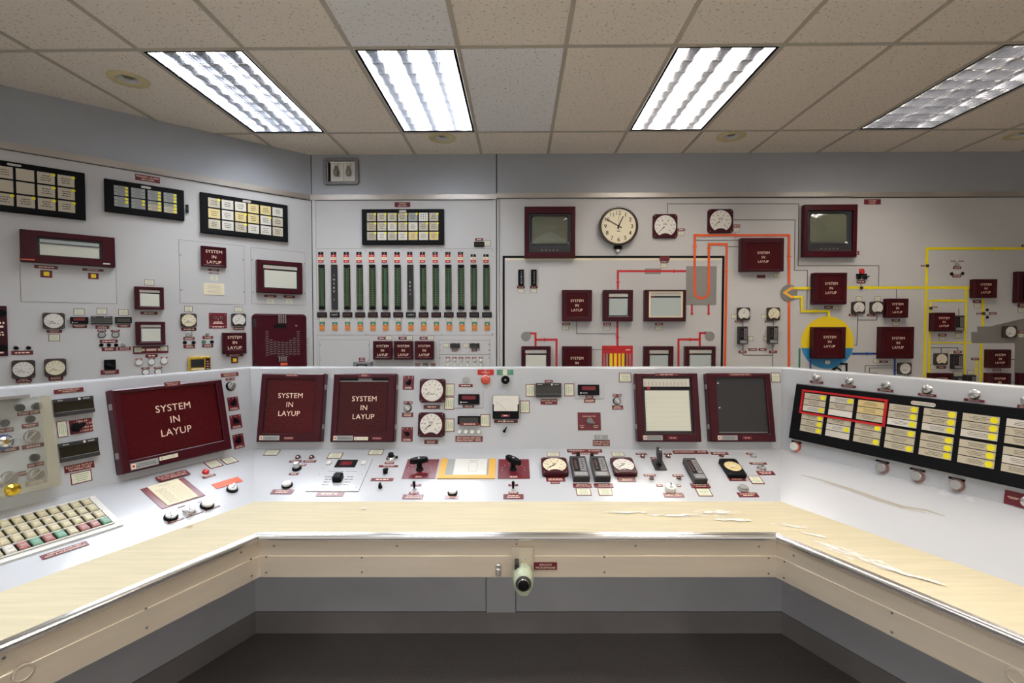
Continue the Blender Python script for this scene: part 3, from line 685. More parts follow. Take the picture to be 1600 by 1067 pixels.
def ANN(pl, rc, c0, c1, nc, nr, label, dots, tint=None, t=.03, logo=None, strip=False, u1=None, extra=None, cellm='cell'):
    """annunciator: black housing, rows of legend windows, yellow dot stickers"""
    if isinstance(rc[0], tuple):  # right corners given with a width
        (xa, ya), (xb, yb), W = rc; a = pl.uv(xa, ya, t); b = pl.uv(xb, yb, t); w, h = W, abs(a[1]-b[1]); u = (a[0]+b[0])/2 - W/2; v = (a[1]+b[1])/2
    else: u, v, w, h = pl.rect(*rc, off=t)
    th = thing(pl, u, v, 'annunciator_panel', label, 'annunciator panel')
    mb = MB(); mb.rbox(0, 0, w, h, .004, 0, t, 'black', ch=.004)
    if logo:
        lu, lv, lw, lh = pl.rect(*logo, off=t); X, Y = lu-u, lv-v; mb.prism(rrect(lw, lh, lh*.49, 5, X, Y), t, t+.0012, 'cellw'); mb.text('PANALARM', X, Y, lh*.5, t+.0016, 'ink', lw*.7)
        mb.bar(X-lw*.47, Y, lw*.1, lh*.18, 0, t+.0012, t+.0016, 'red'); mb.bar(X+lw*.37, Y, lw*.1, lh*.18, 0, t+.0012, t+.0016, 'ink')
    mb.out('housing', th)
    gu, gv, gw, gh = pl.rect(*c0, *c1, off=t); X0, X1, Y0, Y1 = gu-u-gw/2, gu-u+gw/2, gv-v-gh/2, gv-v+gh/2
    if not strip:
        fx = .86; px = gw/(nc-1+fx); py = gh/(nr-1+.86); cells = [(X0+i*px, X0+i*px+px*fx, Y1-j*py-py*.86, Y1-j*py, i, j) for j in range(nr) for i in range(nc)]
    else:
        fx = strip; px = gw/(nc-1+fx); gap = .045*gh; sh = (gh-gap)/nr; cells = []
        for j in range(nr):
            top = Y1 - j*sh - (gap if j >= nr//2 else 0)
            for i in range(nc): cells.append((X0+i*px, X0+i*px+px*fx, top-sh*.9, top, i, j))
    for (a, b, c, d, i, j) in cells:
        mm = (tint or {}).get((i, j), cellm); mb = MB(); mb.box(a, b, c, d, t+.0003, t+.003, mm)
        if mm != 'blank' and (i, j) not in (extra or {}):
            ww, hh = b-a, d-c; mb.scrib(a+ww*.18, b-ww*.18 if not strip else b-ww*.22, c+hh*.2, d-hh*.2, 3, t+.0033, 'ink', fill=.34)
        if extra and extra.get((i, j)) == 'dots':
            for q in range(9): mb.disc(a+(b-a)*(.25+.25*(q % 3)), c+(d-c)*(.25+.25*(q//3)), (b-a)*.06, t+.0033, 'ink', 8)
        o = mb.out('legend_window', th)
        if (i, j) in dots:
            r = (d-c)*(.43 if strip else .14); mb = MB(); x = b - (r*1.2 if strip else r*.6); y = (c+d)/2 if strip else d-r*.9
            mb.rev([(r, t+.0034), (r, t+.0042)], 'dotyellow', n=18, cx=x, cy=y); mb.out('dot_sticker', o)
    return th, (u, v, t)

# ------------------------------------------------------------------ left wall
def allof(nc, nr): return {(i, j) for i in range(nc) for j in range(nr)}
W1 = abs(LW.uv(91.3, 280)[0] - LW.uv(117.6, 280)[0]) / .86
xl = LW.uv(117.6, 283)[0] - W1*5.86
tv = LW.uv(91.3, 272.7, .03)[1]; bu_, bv_ = LW.uv(117.6, 333, .03)
ANN(LW, ((132.2, 270.3), (134.6, 343.8), W1*5.86 + .30), px_of(LW, xl, tv, .03), (117.6, 333), 6, 3,
    'black annunciator of large cream windows at the upper left edge of the picture', {(5, 0), (5, 1), (5, 2), (4, 0), (4, 1), (4, 2), (3, 2), (2, 2)},
    {(0, 0): 'cellw'}, logo=(10.7, 254.5, 33.4, 261), extra={(3, 0): 'blank', (3, 1): 'blank', (2, 1): 'blank'})
ANN(LW, (162.2, 278.2, 288.4, 344.8), (177.8, 289), (276.5, 334.5), 4, 6, 'long black annunciator with narrow grey strips and yellow dots, between the two cream windowed ones',
    {(0, 0), (0, 1), (0, 2), (0, 3), (0, 4), (1, 3), (1, 4)} | {(2, j) for j in range(6)} | {(3, j) for j in range(6)}, {(i, j): 'cellg' for i in range(4) for j in range(6) if not (i > 1 and j > 3)}, strip=.84, logo=(220.3, 290, 236, 295.5))
th = None
u, v, w, h = LW.rect(289.6, 320, 294.2, 333); mb = MB(); mb.box(-w/2, w/2, -h/2, h/2, 0, .02, 'black'); mb.box(-w/2, w/2, -h*.1, h*.1, .02, .024, 'dark')
single(mb, LW, u, v, 'hinge_latch', 'small black latch at the right end of the long strip annunciator', 'latch')
ANN(LW, (312.5, 299.4, 450.3, 378.1), (324.9, 308.4), (441.9, 369.7), 6, 3, 'black annunciator of eighteen cream windows nearest the room corner on the left wall',
    {(0, 0), (2, 1), (2, 2), (4, 1)}, {(0, 1): 'celly', (3, 0): 'celly', (4, 0): 'celly', (2, 1): 'celly', (3, 1): 'celly', (1, 0): 'cellw', (2, 0): 'cellw', (5, 0): 'cellw', (1, 1): 'cellw', (4, 1): 'cellw', (1, 2): 'cellw', (3, 2): 'cellw', (4, 2): 'cellw'}, logo=(379, 312, 392, 317))
NP(LW, 211, 271.3, 250, 287, 'above the long strip annunciator on the left wall', 'PRIMARY ALARM/SECTION')
def ACCESS(pl, rc, label, screws_=(), t=.0016, m='wall'):
    u, v, w, h = pl.rect(*rc); mb = MB(); mb.box(-w/2, w/2, -h/2, h/2, 0, t, m); mb.box(-w/2-.002, w/2+.002, -h/2-.002, h/2+.002, 0, .0006, 'seam')
    for px, py in screws_:
        a, b = pl.uv(px, py); mb.cyl(a-u, b-v, .007, t, t+.002, 'steel', n=10, ch=.001)
    return single(mb, pl, u, v, 'access_panel', label, 'access panel')
ACCESS(LW, (31, 398, 182.2, 474.4), 'large blank grey access panel below the wide chart recorder')
ACCESS(LW, (279.5, 374.6, 382.5, 475.9), 'grey access panel carrying the small SYSTEM IN LAYUP box and yellow notice', ((281.8, 398.2), (380, 405.9), (283.6, 452.8), (381.2, 456)) )
ACCESS(LW, (392, 386.8, 477.5, 476.8), 'grey backing panel behind the wide framed recorder by the corner', ((394, 406), (475.5, 412), (395.5, 456.5), (476, 458.5)))
th, W, S = CASE(LW, (30, 357.5, 180.4, 417.8), (56, 369, 160.3, 406), 'chart_recorder', 'wide maroon recorder with orange strip under the left annunciators', 'chart recorder', t=.05, depth=.02, inner='dark', r=.005)
ox, oy, ww, wh, t, dp = W; z = t-dp
mb = MB(); mb.box(ox-ww*.45, ox+ww*.45, oy+wh*.22, oy+wh*.40, z, z+.004, 'paperblue'); mb.box(ox-ww*.46, ox+ww*.46, oy+wh*.12, oy+wh*.17, z, z+.008, 'steel'); mb.out('scale', th)
mb = MB(); mb.box(ox-ww*.45, ox+ww*.45, oy-wh*.44, oy+wh*.12, z, z+.005, 'paper'); mb.out('chart_paper', th); PANE(th, W)
mb = MB(); a, b = LW.uv(32, 402.5, .05), LW.uv(54.4, 406.3, .05); cu, cv = LW.rect(30, 357.5, 180.4, 417.8, .05)[:2]
mb.box(a[0]-cu, b[0]-cu, b[1]-cv-.003, a[1]-cv-.006, t, t+.001, 'dorange'); mb.out('orange_strip', th); mb = MB(); mb.box(S[0]*.36, S[0]*.44, -S[1]*.42, -S[1]*.38, t, t+.0008, 'whiteletter'); mb.out('badge', th)
NP(LW, 53.4, 413.8, 90.6, 421, 'left one under the wide recorder with orange strip').location += LW.N*.003; NP(LW, 128.4, 419, 161.8, 424.6, 'right one under the wide recorder with orange strip').location += LW.N*.003
def SQL(pl, rc, inner, where):
    u, v, w, h = pl.rect(*rc); th = thing(pl, u, v, 'pushbutton_light', f'maroon plate with square yellow push light {where}', 'push button', 'square yellow push lights')
    mb = MB(); mb.box(-w/2, w/2, -h/2, h/2, 0, .002, 'plate'); mb.out('plate', th)
    iu, iv, iw, ih = pl.rect(*inner); mb = MB(); mb.rbox(iu-u, iv-v, iw, ih, .002, .002, .010, 'sodium', ch=.0015); mb.out('button', th)
SQL(LW, (62.8, 421.8, 82, 434.3), (68, 424.3, 77.3, 431.5), 'under the left nameplate of the wide recorder')
SQL(LW, (137.4, 426.2, 154.3, 436.5), (142, 428.3, 150, 434.6), 'under the right nameplate of the wide recorder')
SQL(LW, (360.9, 557.8, 372, 567.2), (363.6, 559.8, 369.6, 565.2), 'left of the rounded door')
# panel at the left edge
u, v, w, h = LW.rect(-45, 477, 12.8, 556); th = thing(LW, u, v, 'switch_unit', 'dark maroon switch panel cut by the left edge of the picture', 'switch panel')
mb = MB(); mb.box(-w/2, w/2, -h/2, h/2, 0, .006, 'maroon'); mb.scrib(w*.1, w*.44, h*.05, h*.2, 2, .0065, 'letter'); mb.scrib(w*.1, w*.44, -h*.1, 0, 2, .0065, 'letter'); mb.scrib(w*.2, w*.44, -h*.46, -h*.40, 1, .0065, 'letter'); mb.out('plate', th)
for fy in (.36, -.33):
    mb = MB(); mb.cyl(w*.36, h*fy, .022, .006, .02, 'black', ch=.003); mb.out('knob', th)
GAUGE(LW, (66, 488.4, 101.8, 513.8), 'alone above a card, below the wide left recorder', case='brown', needle=205)
NP(LW, 72.8, 515, 97, 520, 'under the upper brown gauge of the left wall'); CARD(LW, 75.6, 521.8, 93.8, 533, 'under the upper brown gauge of the left wall')
for i, (c, d, s_, n_, nm) in enumerate((((115, 481.9, 132.4, 492.8), (109.3, 495, 138.2, 506), 'red', (113, 506.8, 136, 512.3), 'left'), ((151, 481.3, 167.3, 491.5), (142, 493.7, 176, 506.8), 'grey', (149, 508.5, 170.6, 513.8), 'middle'), ((185, 483, 200.6, 493), (180, 495, 206, 505.3), 'black', (183.4, 506.6, 203.8, 511.5), 'right'))):
    wr = f'{nm} of three in a row on the left wall'
    DISP(LW, d, wr, s_); CARD(LW, *c, f'above the {nm} digital display on the left wall'); NP(LW, *n_, f'under the {nm} digital display on the left wall')
G3 = 'small round keys on the left wall'
BTN(LW, 159, 523, 5, 'left of the pair under the left wall displays', 'lens', 'black', kind='round lit selector'); BTN(LW, 180.6, 522.8, 5, 'right of the pair under the left wall displays', 'lens', 'black', kind='round lit selector')
NP(LW, 151.9, 515.3, 166, 518, 'above the left round selector under the wall displays', rows_=1); NP(LW, 173.5, 515.3, 187.4, 518, 'above the right round selector under the wall displays', rows_=1)
NP(LW, 155.6, 531, 184, 535.3, 'above the row of three small black buttons on the left wall', rows_=1)
for k, x in enumerate((158.4, 170.3, 181.5)): BTN(LW, x, 539.2, 2.8, ('left', 'middle', 'right')[k] + ' of three in a row on the left wall', 'black', 'black', kind='small black button')
LAMP(LW, 193, 538.2, 3, 'right of the three small black buttons on the left wall')
NP(LW, 158.8, 542.8, 181.9, 548, 'under the three small black buttons on the left wall'); NP(LW, 183.8, 542, 204.4, 547, 'under the lamp beside the three small black buttons')
u, v, w, h = LW.rect(162, 562, 181, 577); th = thing(LW, u, v, 'rotary_switch', 'square black rotary switch near the console top on the left wall', 'switch')
mb = MB(); mb.rbox(0, 0, w, h, .006, 0, .012, 'black', ch=.003); mb.out('base', th); mb = MB(); mb.bar(-w*.25, h*.12, w*.6, h*.28, -.5, .012, .045, 'blackgloss', tip=h*.14); mb.out('handle', th)
NP(LW, 157, 578.4, 186, 584, 'under the square black rotary switch on the left wall')
GAUGE(LW, (17.4, 563.4, 55.3, 590.6), 'lowest left on the left wall, just above the console', case='brown', needle=205); GAUGE(LW, (68.8, 561, 104, 587.4), 'second from the left just above the console, cream dial', case='brown', needle=215, dial='dialc')
NP(LW, 24.4, 591, 49.7, 596.6, 'under the lowest left brown gauge'); NP(LW, 75.4, 587.6, 98.8, 593.4, 'under the cream dialled brown gauge')
CARD(LW, 27.8, 598, 47.8, 609, 'under the lowest left brown gauge, half hidden by the console'); CARD(LW, 78.8, 594.4, 97, 604, 'under the cream dialled brown gauge, half hidden by the console')
for x, s_ in ((25.3, 'left'), (44.6, 'right')): BTN(LW, x, 543.6, 3.6, f'{s_} of the pair above the lowest left brown gauge', 'black', 'nickel', kind='small black button')
NP(LW, 17.4, 548.2, 52, 553.7, 'under the pair of black buttons above the lowest left gauge')
CARD(LW, 225.6, 436.2, 241, 446, 'above the upper of the two stacked small recorders')
REC(LW, (209.8, 447.2, 256.5, 483.8), (216.8, 451.5, 251.2, 480.2), 'upper of the two small stacked ones on the left wall', .04); NP(LW, 219.4, 486.8, 246, 491.6, 'under the upper of the two stacked small recorders')
REC(LW, (211.5, 502.4, 258.8, 538.5), (218.8, 506.5, 253, 534.2), 'lower of the two small stacked ones on the left wall', .04)
NP(LW, 207.6, 541, 263, 551.5, 'wide one under the lower small recorder, between two cards'); CARD(LW, 209, 542.3, 222, 550.7, 'on the left end of the wide nameplate under the stacked recorders').location += LW.N*.0014; CARD(LW, 249.8, 541, 262, 548.4, 'on the right end of the wide nameplate under the stacked recorders').location += LW.N*.0014
NP(LW, 227.3, 553.5, 246.2, 558.2, 'centred above the three round white buttons', rows_=1)
for k, (x, y) in enumerate(((217, 566.8), (236.6, 565.7), (256.3, 564.4))):
    s_ = ('left', 'middle', 'right')[k]; BTN(LW, x, y, 5, f'{s_} of the upper row of three below the stacked recorders', 'offwhite', 'steel', kind='round white button'); NP(LW, x-5.3, y-6.4, x+5.3, y-4.2 if 0 else y-4.6, f'over the {s_} of the three round white buttons', rows_=1)
for k, (x, y) in enumerate(((227.8, 581.3), (247.5, 580.7))):
    s_ = ('left', 'right')[k]; BTN(LW, x, y, 5, f'{s_} of the lower pair below the stacked recorders', 'offwhite', 'black', kind='round white button'); NP(LW, x-7, y-7.2, x+6, y-5, f'over the {s_} of the lower pair of round buttons', rows_=1)
# mid left wall
SIGN(LW, (313.9, 383.5, 354, 418.3), (318.2, 386.8, 350.5, 415.4), 'on the upper left wall access panel', .03, hfrac=.15)
NP(LW, 325.6, 419.8, 342.5, 424, 'upper one under the small box on the access panel', rows_=1); NP(LW, 326.4, 425.7, 342.5, 428, 'lower thin one under the small box on the access panel', rows_=1); CARD(LW, 328.4, 429.6, 341, 439, 'under the small box on the access panel')
u, v, w, h = LW.rect(318, 441.8, 350.4, 461.3); mb = MB(); mb.box(-w/2, w/2, -h/2, h/2, .004, .005, 'cream'); mb.scrib(-w*.4, w*.4, -h*.4, h*.4, 7, .0053, 'tape', fill=.3); single(mb, LW, u, v, 'notice', 'yellowed typed notice on the access panel under the small box', 'notice')
CARD(LW, 287.8, 478, 301, 487.5, 'above the cream gauge right of the stacked recorders'); GAUGE(LW, (282.3, 489.6, 307.8, 511), 'below the access panel, right of the stacked recorders', dial='dialc', case='brown', needle=222)
NP(LW, 283.2, 511.7, 306.9, 516.8, 'under the gauge right of the stacked recorders'); BTN(LW, 295.3, 522.4, 4.7, 'under the gauge right of the stacked recorders', 'lens', 'nickel', kind='grey round selector', bar=True)
NP(LW, 286.3, 526.7, 304, 531.2, 'under the grey round selector'); NP(LW, 286.8, 538.7, 304.6, 543.8, 'lowest under the grey round selector')
for x, s_ in ((289, 'left'), (302.6, 'right')): BTN(LW, x, 535.2, 2.8, f'{s_} of the pair under the grey round selector', 'black', 'black', kind='tiny black button')
u, v, w, h = LW.rect(326.2, 488.6, 354.7, 512.8); th = thing(LW, u, v, 'switch_unit', 'square red plate with two chrome jacks between two gauges', 'switch panel')
mb = MB(); mb.box(-w/2, w/2, -h/2, h/2, 0, .003, 'plate'); mb.scrib(-w*.4, w*.4, -h*.47, -h*.34, 1, .0034, 'letter'); mb.scrib(-w*.3, w*.3, -h*.22, -h*.05, 2, .0034, 'letter')
for sx in (-.4, .4):
    for sy in (-.38, .38): mb.cyl(sx*w, sy*h, .003, .003, .004, 'nickel', n=8)
mb.out('plate', th)
for sx in (-.17, .17):
    mb = MB(); mb.cyl(sx*w, h*.2, .010, .003, .012, 'chrome'); mb.cyl(sx*w, h*.2, .007, .012, .018, 'black'); mb.out('jack', th)
mb = MB(); mb.bar(0, h*.02, .014, .005, 1.57, .003, .01, 'nickel'); mb.out('toggle', th)
CARD(LW, 366.3, 479.2, 379, 487.5, 'above the pale gauge left of the rounded door'); GAUGE(LW, (361.9, 489.6, 384.7, 509.6), 'below the access panel, left of the rounded maroon door', arc=True, case='brown', needle=205); NP(LW, 365, 511.2, 380.6, 515.2, 'under the pale gauge left of the rounded door', rows_=1)
LAMP(LW, 324.3, 521.2, 2.8, 'above two tiny buttons, left of the wall LAYUP box'); NP(LW, 316.3, 525, 332.8, 529.3, 'under the small lamp left of the wall LAYUP box'); NP(LW, 315.9, 537.8, 333, 542.3, 'under two tiny buttons left of the wall LAYUP box')
for x, s_ in ((318.5, 'left'), (331.3, 'right')): BTN(LW, x, 534.2, 2.7, f'{s_} of the pair left of the wall LAYUP box', 'green' if s_ == 'left' else 'black', 'black', kind='tiny dark button')
SIGN(LW, (347.3, 519.8, 385.3, 552.2), (354.6, 523.5, 379.2, 546.2), 'on the left wall beside the rounded maroon door', .035, hfrac=.14); NP(LW, 353.4, 552.8, 379.6, 556.5, 'under the wall LAYUP box beside the rounded door', rows_=1)
# framed digital controller
u, v, w, h = LW.rect(294.5, 558.3, 329.8, 592, .03); th = thing(LW, u, v, 'display_unit', 'brass framed black display unit rising behind the left console wing', 'display unit')
mb = MB(); mb.rbox(0, 0, w, h, .004, 0, .03, 'brass', ch=.003); mb.out('frame', th); mb = MB(); mb.box(-w*.40, w*.2, h*.05, h*.40, .03, .032, 'blackgloss'); mb.box(w*.26, w*.46, -h*.42, h*.44, .03, .032, 'maroon'); mb.scrib(w*.3, w*.42, -h*.3, h*.35, 6, .0323, 'letter', fill=.2); mb.out('screen', th)
mb = MB(); mb.box(-w*.40, w*.2, -h*.05, 0, .03, .033, 'cream'); mb.out('label_strip', th)
# rounded maroon door
u, v, w, h = LW.rect(394.4, 489.8, 480.3, 588, .03); th = thing(LW, u, v, 'cabinet_door', 'large rounded maroon cabinet door with white key hooks pattern in the left corner', 'cabinet door')
mb = MB(); O = lambda q, z: [(*p, z) for p in rrect(w-q*2, h-q*2, .035, 6)]; mb.loft([O(0, 0), O(0, .022), O(.004, .028), O(.012, .03), O(.02, .03), O(.024, .027)], 'maroon'); mb.box(-w*.12, w*.1, h*.285, h*.34, .027, .0285, 'black')
sx_ = lambda x: (LW.uv(x, 500, .03)[0]-u); sy_ = lambda y: (LW.uv(437, y, .03)[1]-v)
for i in range(9):
    x = 417.5 + i*6.1; top = {0: 517, 1: 530, 2: 533, 3: 534, 4: 534, 5: 535, 6: 531, 7: 528, 8: 517}[i]; y = top
    while y < (557 if i in (3, 4, 5) else 554):
        a, b = sx_(x), sy_(y); mb.add([(a-.010, b, .0277), (a-.010, b-.003, .0277), (a, b-.0085, .0277), (a+.010, b-.003, .0277), (a+.010, b, .0277), (a, b-.0055, .0277)], [(0, 1, 2, 5), (5, 2, 3, 4)], 'cellg'); mb.add([(a-.014, b-.009, .0277), (a-.014, b-.013, .0277), (a-.010, b-.013, .0277), (a-.010, b-.009, .0277)], [(0, 1, 2, 3)], 'cellg'); y += 3.6
mb.out('panel', th)
for y0, y1, n_ in ((492, 505, 'upper_bracket'), (557.5, 565, 'lower_bracket')):
    mb = MB()
    for i in range(4): a = sx_(436.2+i*3.3); mb.box(a-.006, a+.004, sy_(y1), sy_(y0), .027, .034, 'nickel')
    mb.out('bracket', th)
mb = MB(); mb.box(sx_(437.5), sx_(448.5), sy_(571), sy_(567), .027, .03, 'dorange'); mb.out('orange_tag', th, 'orange tag')
mb = MB(); mb.cyl(sx_(462.8), sy_(508.8), .008, .027, .034, 'palered', n=16, ch=.002); mb.out('knob', th)
mb = MB(); hx = w/2+.012; mb.tube([(w/2-.01, sy_(528), .02), (hx, sy_(528), .035), (hx, sy_(540), .035), (w/2-.01, sy_(540), .02)], .005, 'nickel'); mb.out('handle', th)
mb = MB(); mb.box(-w/2+.008, -w/2+.028, h*.30, h*.42, .024, .034, 'dark'); mb.out('hinge', th); mb = MB(); mb.box(-w/2+.008, -w/2+.028, -h*.38, -h*.26, .024, .034, 'dark'); mb.out('hinge', th)
REC(LW, (401.5, 405, 472.8, 459.8), (410.2, 412, 466.6, 452.9), 'wide framed one next to the room corner, above the rounded door', .05); NP(LW, 412.8, 460.5, 431.6, 464.8, 'left one under the wide recorder by the corner', rows_=1).location += LW.N*.003; NP(LW, 442.8, 461.2, 460.6, 465.6, 'right one under the wide recorder by the corner', rows_=1).location += LW.N*.003
CARD(LW, 416.2, 466.5, 427.8, 474.8, 'left one under the wide recorder by the corner'); CARD(LW, 446.6, 466.8, 457, 474.8, 'right one under the wide recorder by the corner')

# ------------------------------------------------------------------ back wall, left bay
u, v, w, h = BW.rect(504.3, 246.5, 560.5, 288.5, .02); th = thing(BW, u, v, 'emergency_light', 'grey emergency light box with two bare bulbs under the ceiling', 'emergency light')
mb = MB(); O = rrect(w, h, .03, 5); I = rrect(w*.80, h*.76, .004, 5); mb.loft([[(*p, 0) for p in O], [(*p, .018) for p in O], [(*p, .024) for p in rrect(w-.012, h-.012, .028, 5)], [(*p, .024) for p in rrect(w*.84, h*.8, .006, 5)], [(*p, .02) for p in I], [(*p, .0012) for p in I]], 'midgrey', cap=False)
mb.box(-w*.4, w*.4, -h*.38, h*.38, .001, .0015, 'dialw'); mb.box(-w*.38, -w*.30, -h*.37, h*.37, .0015, .002, 'black'); mb.box(w*.055, w*.065, -h*.37, h*.37, .0015, .003, 'midgrey'); mb.box(-w*.3, w*.38, h*.30, h*.34, .002, .02, 'dialw'); mb.out('housing', th)
for fx in (-.12, .22):
    mb = MB(); x = fx*w; Q = [(.022, .30), (.022, .19), (.015, .15)]
    def vrev(mb, x, prof, z, m, n=18, sq=1.0):
        mb.loft([[(x + r*math.cos(2*math.pi*i/n), yy, z + r*sq*math.sin(2*math.pi*i/n)) for i in range(n)][::-1] for r, yy in prof], m, smooth=True)
    vrev(mb, x, [(.017, h*.30), (.017, h*.20), (.013, h*.17)], .018, 'cellw'); mb.out('socket', th)
    mb = MB(); vrev(mb, x, [(.012, h*.18), (.014, h*.12), (.024, h*.0), (.026, -h*.06), (.022, -h*.14), (.012, -h*.19), (.003, -h*.2)], .026, 'bulb'); mb.out('bulb', th)
NP(BW, 616.6, 316, 641.2, 323.6, 'above the annunciator on the back wall', 'SYSTEM/SECTION')
ANN(BW, (564.9, 326.7, 693.7, 382), (573.4, 332.9), (685, 374.9), 7, 3, 'black annunciator of twenty one windows on the back wall above the bar indicators',
    allof(7, 3) - {(5, 0), (4, 1)}, {**{(i, 0): 'cellg' for i in (4,)}, (4, 1): 'cellw', (4, 2): 'celly', (6, 2): 'celly', (5, 0): 'dialw', (0, 0): 'tape', (0, 1): 'tape', (0, 2): 'tape', (2, 1): 'cellw', (3, 2): 'cellw', (1, 2): 'cellw', (5, 2): 'cellw'}, extra={(5, 0): 'dots'}, logo=(623.5, 328.5, 635, 331.8))
DISP(BW, (740.6, 377.5, 756, 385.3), 'above the right end of the bar indicators', 'black'); NP(BW, 742.5, 372.3, 755, 376.3, 'above the small display right of the back wall annunciator', rows_=1); CARD(BW, 757, 375.6, 766.8, 384.7, 'right of the small display above the bar indicators')
ACCESS(BW, (488.7, 389, 772.6, 523.3), 'large screwed panel carrying the fourteen bar indicators', [(x, y) for x in (491.5, 572, 631, 690, 769.5) for y in (391.5, 522)] + [(x, y) for x in (490.5, 771) for y in (401, 438, 476, 514)])
cols = [501.7 + 19.82*i for i in range(14)]; nm = [str(i+1) for i in range(12)] + ['E', 'C']
ordn = ['numbered %d' % (i+1) for i in range(12)] + ['second from the right', 'rightmost']
for i, x in enumerate(cols):
    y0 = 393.8 if i < 12 else 397.5; wh = ordn[i]; xo = x
    for part in ('tag', 'bar', 'disp', 'lamp'):
        if part == 'tag':
            u, v, w, h = BW.rect(xo-4, y0, xo+4, 410.4); o = thing(BW, u, v, 'status_light', f'red and white status light stack at the top of column {wh}', 'status light', 'status light stacks'); o.location += BW.N*.0025
            nb = 4 if i < 12 else 3; st = h/nb; seq = (['black', 'red', 'cream', 'red'] if i < 12 else ['black', 'cream', 'red'])
            for q in range(nb):
                mb = MB(); t_ = h/2 - q*st; mb.box(-w/2, w/2, t_-st*.94, t_, 0, .006, seq[q])
                if q == 0: mb.text(nm[i], 0, t_-st*.5, st*.66, .0063, 'whiteletter', w*.8)
                else: mb.scrib(-w*.3, w*.3, t_-st*.7, t_-st*.3, 1, .0063, 'ink' if seq[q] == 'cream' else 'letter')
                mb.out('light_window' if q else 'number_plate', o)
        if part == 'bar':
            u, v, w, h = BW.rect(xo-4.4, 413.4, xo+5.4, 483.7, .02); o = thing(BW, u, v, 'bar_indicator', f'tall black vertical bar indicator in column {wh}', 'bar indicator', 'vertical bar indicators'); o.location += BW.N*.0025
            mb = MB(); mb.rbox(0, 0, w, h, .001, 0, .018, 'black'); mb.out('housing', o)
            if i in (1, 7):
                o['label'] = 'tall black blanked indicator reading ' + ('INSAT 1' if i == 1 else 'BFTF') + f' in column {wh}'
                mb = MB(); s_ = 'INSAT 1' if i == 1 else 'BFTF'; n_ = len(s_); stp = h*.60/7*1.05
                for q, c in enumerate(s_): mb.text(c, 0, (h*.26 if i == 1 else h*.11) - q*stp, stp*.48, .0185, 'whiteletter')
                mb.box(-w/2, w/2, -h/2, h/2, .018, .0182, 'blackgloss'); mb.out('blank_cover', o)
            else:
                mb = MB(); mb.box(-w*.16, w*.22, -h*.42, h*.42, .018, .0186, 'bargreen')
                for q in range(23):
                    y = -h*.42 + q*h*.84/22
                    for sx in (-.34, .36): mb.box(sx*w-w*.05, sx*w+w*.05, y-.0022, y+.0022, .018, .0186, 'tick')
                mb.out('scale', o)
        if part == 'disp':
            u, v, w, h = BW.rect(x-6.2+.3*0, 487.9, x+9.0, 495.6, .01); o = thing(BW, u, v, 'digital_display', f'flat black readout below the bar indicator {wh}', 'digital display', 'flat readouts below the bar indicators'); o.location += BW.N*.0025
            mb = MB(); mb.rbox(0, 0, w, h, .001, 0, .008, 'black'); mb.out('housing', o)
            mb = MB(); mb.box(-w*.4, w*.4, -h*.28, h*.28, .008, .0084, 'leddim' if i not in (1, 7, 12, 13) else 'dark')
            if i in (1, 7): mb.text('LOW 1' if i == 7 else 'INSAT', 0, 0, h*.3, .0087, 'whiteletter', w*.6)
            mb.out('window', o)
        if part == 'lamp':
            u, v, w, h = BW.rect(x-2, 503.2, x+6.2, 516.5); o = thing(BW, u, v, 'indicator_light_stack', f'green and orange light stack at the foot of column {wh}', 'indicator light', 'green and orange light stacks'); o.location += BW.N*.0025
            for q, c in enumerate(('green', 'amber', 'amber')):
                mb = MB(); t_ = h/2 - q*h/3; mb.box(-w/2, w/2, t_-h/3*.92, t_, 0, .006, c)
                if q == 0: mb.disc(0, t_-h/6*1.1, w*.22, .0063, 'cellw', 12, 180, 360)
                mb.out('light_window', o)
    if i not in (1, 7): CARD(BW, x-2.2, 496.2, x+6, 502, f'between readout and light stack of column {wh}').location += BW.N*.0025
ACCESS(BW, (499.4, 531, 577.5, 590), 'blank screwed plate below the leftmost bar indicators', ((500.6, 539), (576, 539), (500.6, 562.5), (576, 562.5)))
ACCESS(BW, (686.4, 531.5, 765.4, 553.4), 'screwed plate with two small displays below the bar indicators', ((687.7, 538), (687.7, 547), (764, 538), (764, 547)))
ACCESS(BW, (686.4, 554, 765.8, 600), 'screwed plate with two rows of round buttons behind the console', ((687.6, 559), (764, 559)))
for k, (a, b, c, d) in enumerate(((692.7, 703.2, 718.3, 706.7), (723.8, 733.8, 749, 737.2))):
    s_ = ('left', 'right')[k]; CARD(BW, a, 536.2, a+8.6, 542.7, f'left of the {s_} small display on the screwed plate').location += BW.N*.0025
    DISP(BW, (b, 536, c, 544), f'{s_} of two on the screwed plate below the bar indicators', 'grey').location += BW.N*.0025; NP(BW, d, 545, d+8, 549, f'under the {s_} small display on the screwed plate', rows_=1).location += BW.N*.0025
OD = ['first', 'second', 'third', 'fourth', 'fifth', 'sixth']
for i in range(6):
    x = 699.9 + 10.27*i
    for j, y in enumerate((562.5, 570.3)): BTN(BW, x, y, 2.3, f'{OD[i]} from the left in the {("upper","lower")[j]} row behind the console', 'cream2', 'steel', kind='tiny cream button', group='tiny cream buttons').location += BW.N*.0025
    NP(BW, x-3.2, 557.6, x+3.2, 559.7, f'over the {OD[i]} column of tiny cream buttons', rows_=1).location += BW.N*.0025
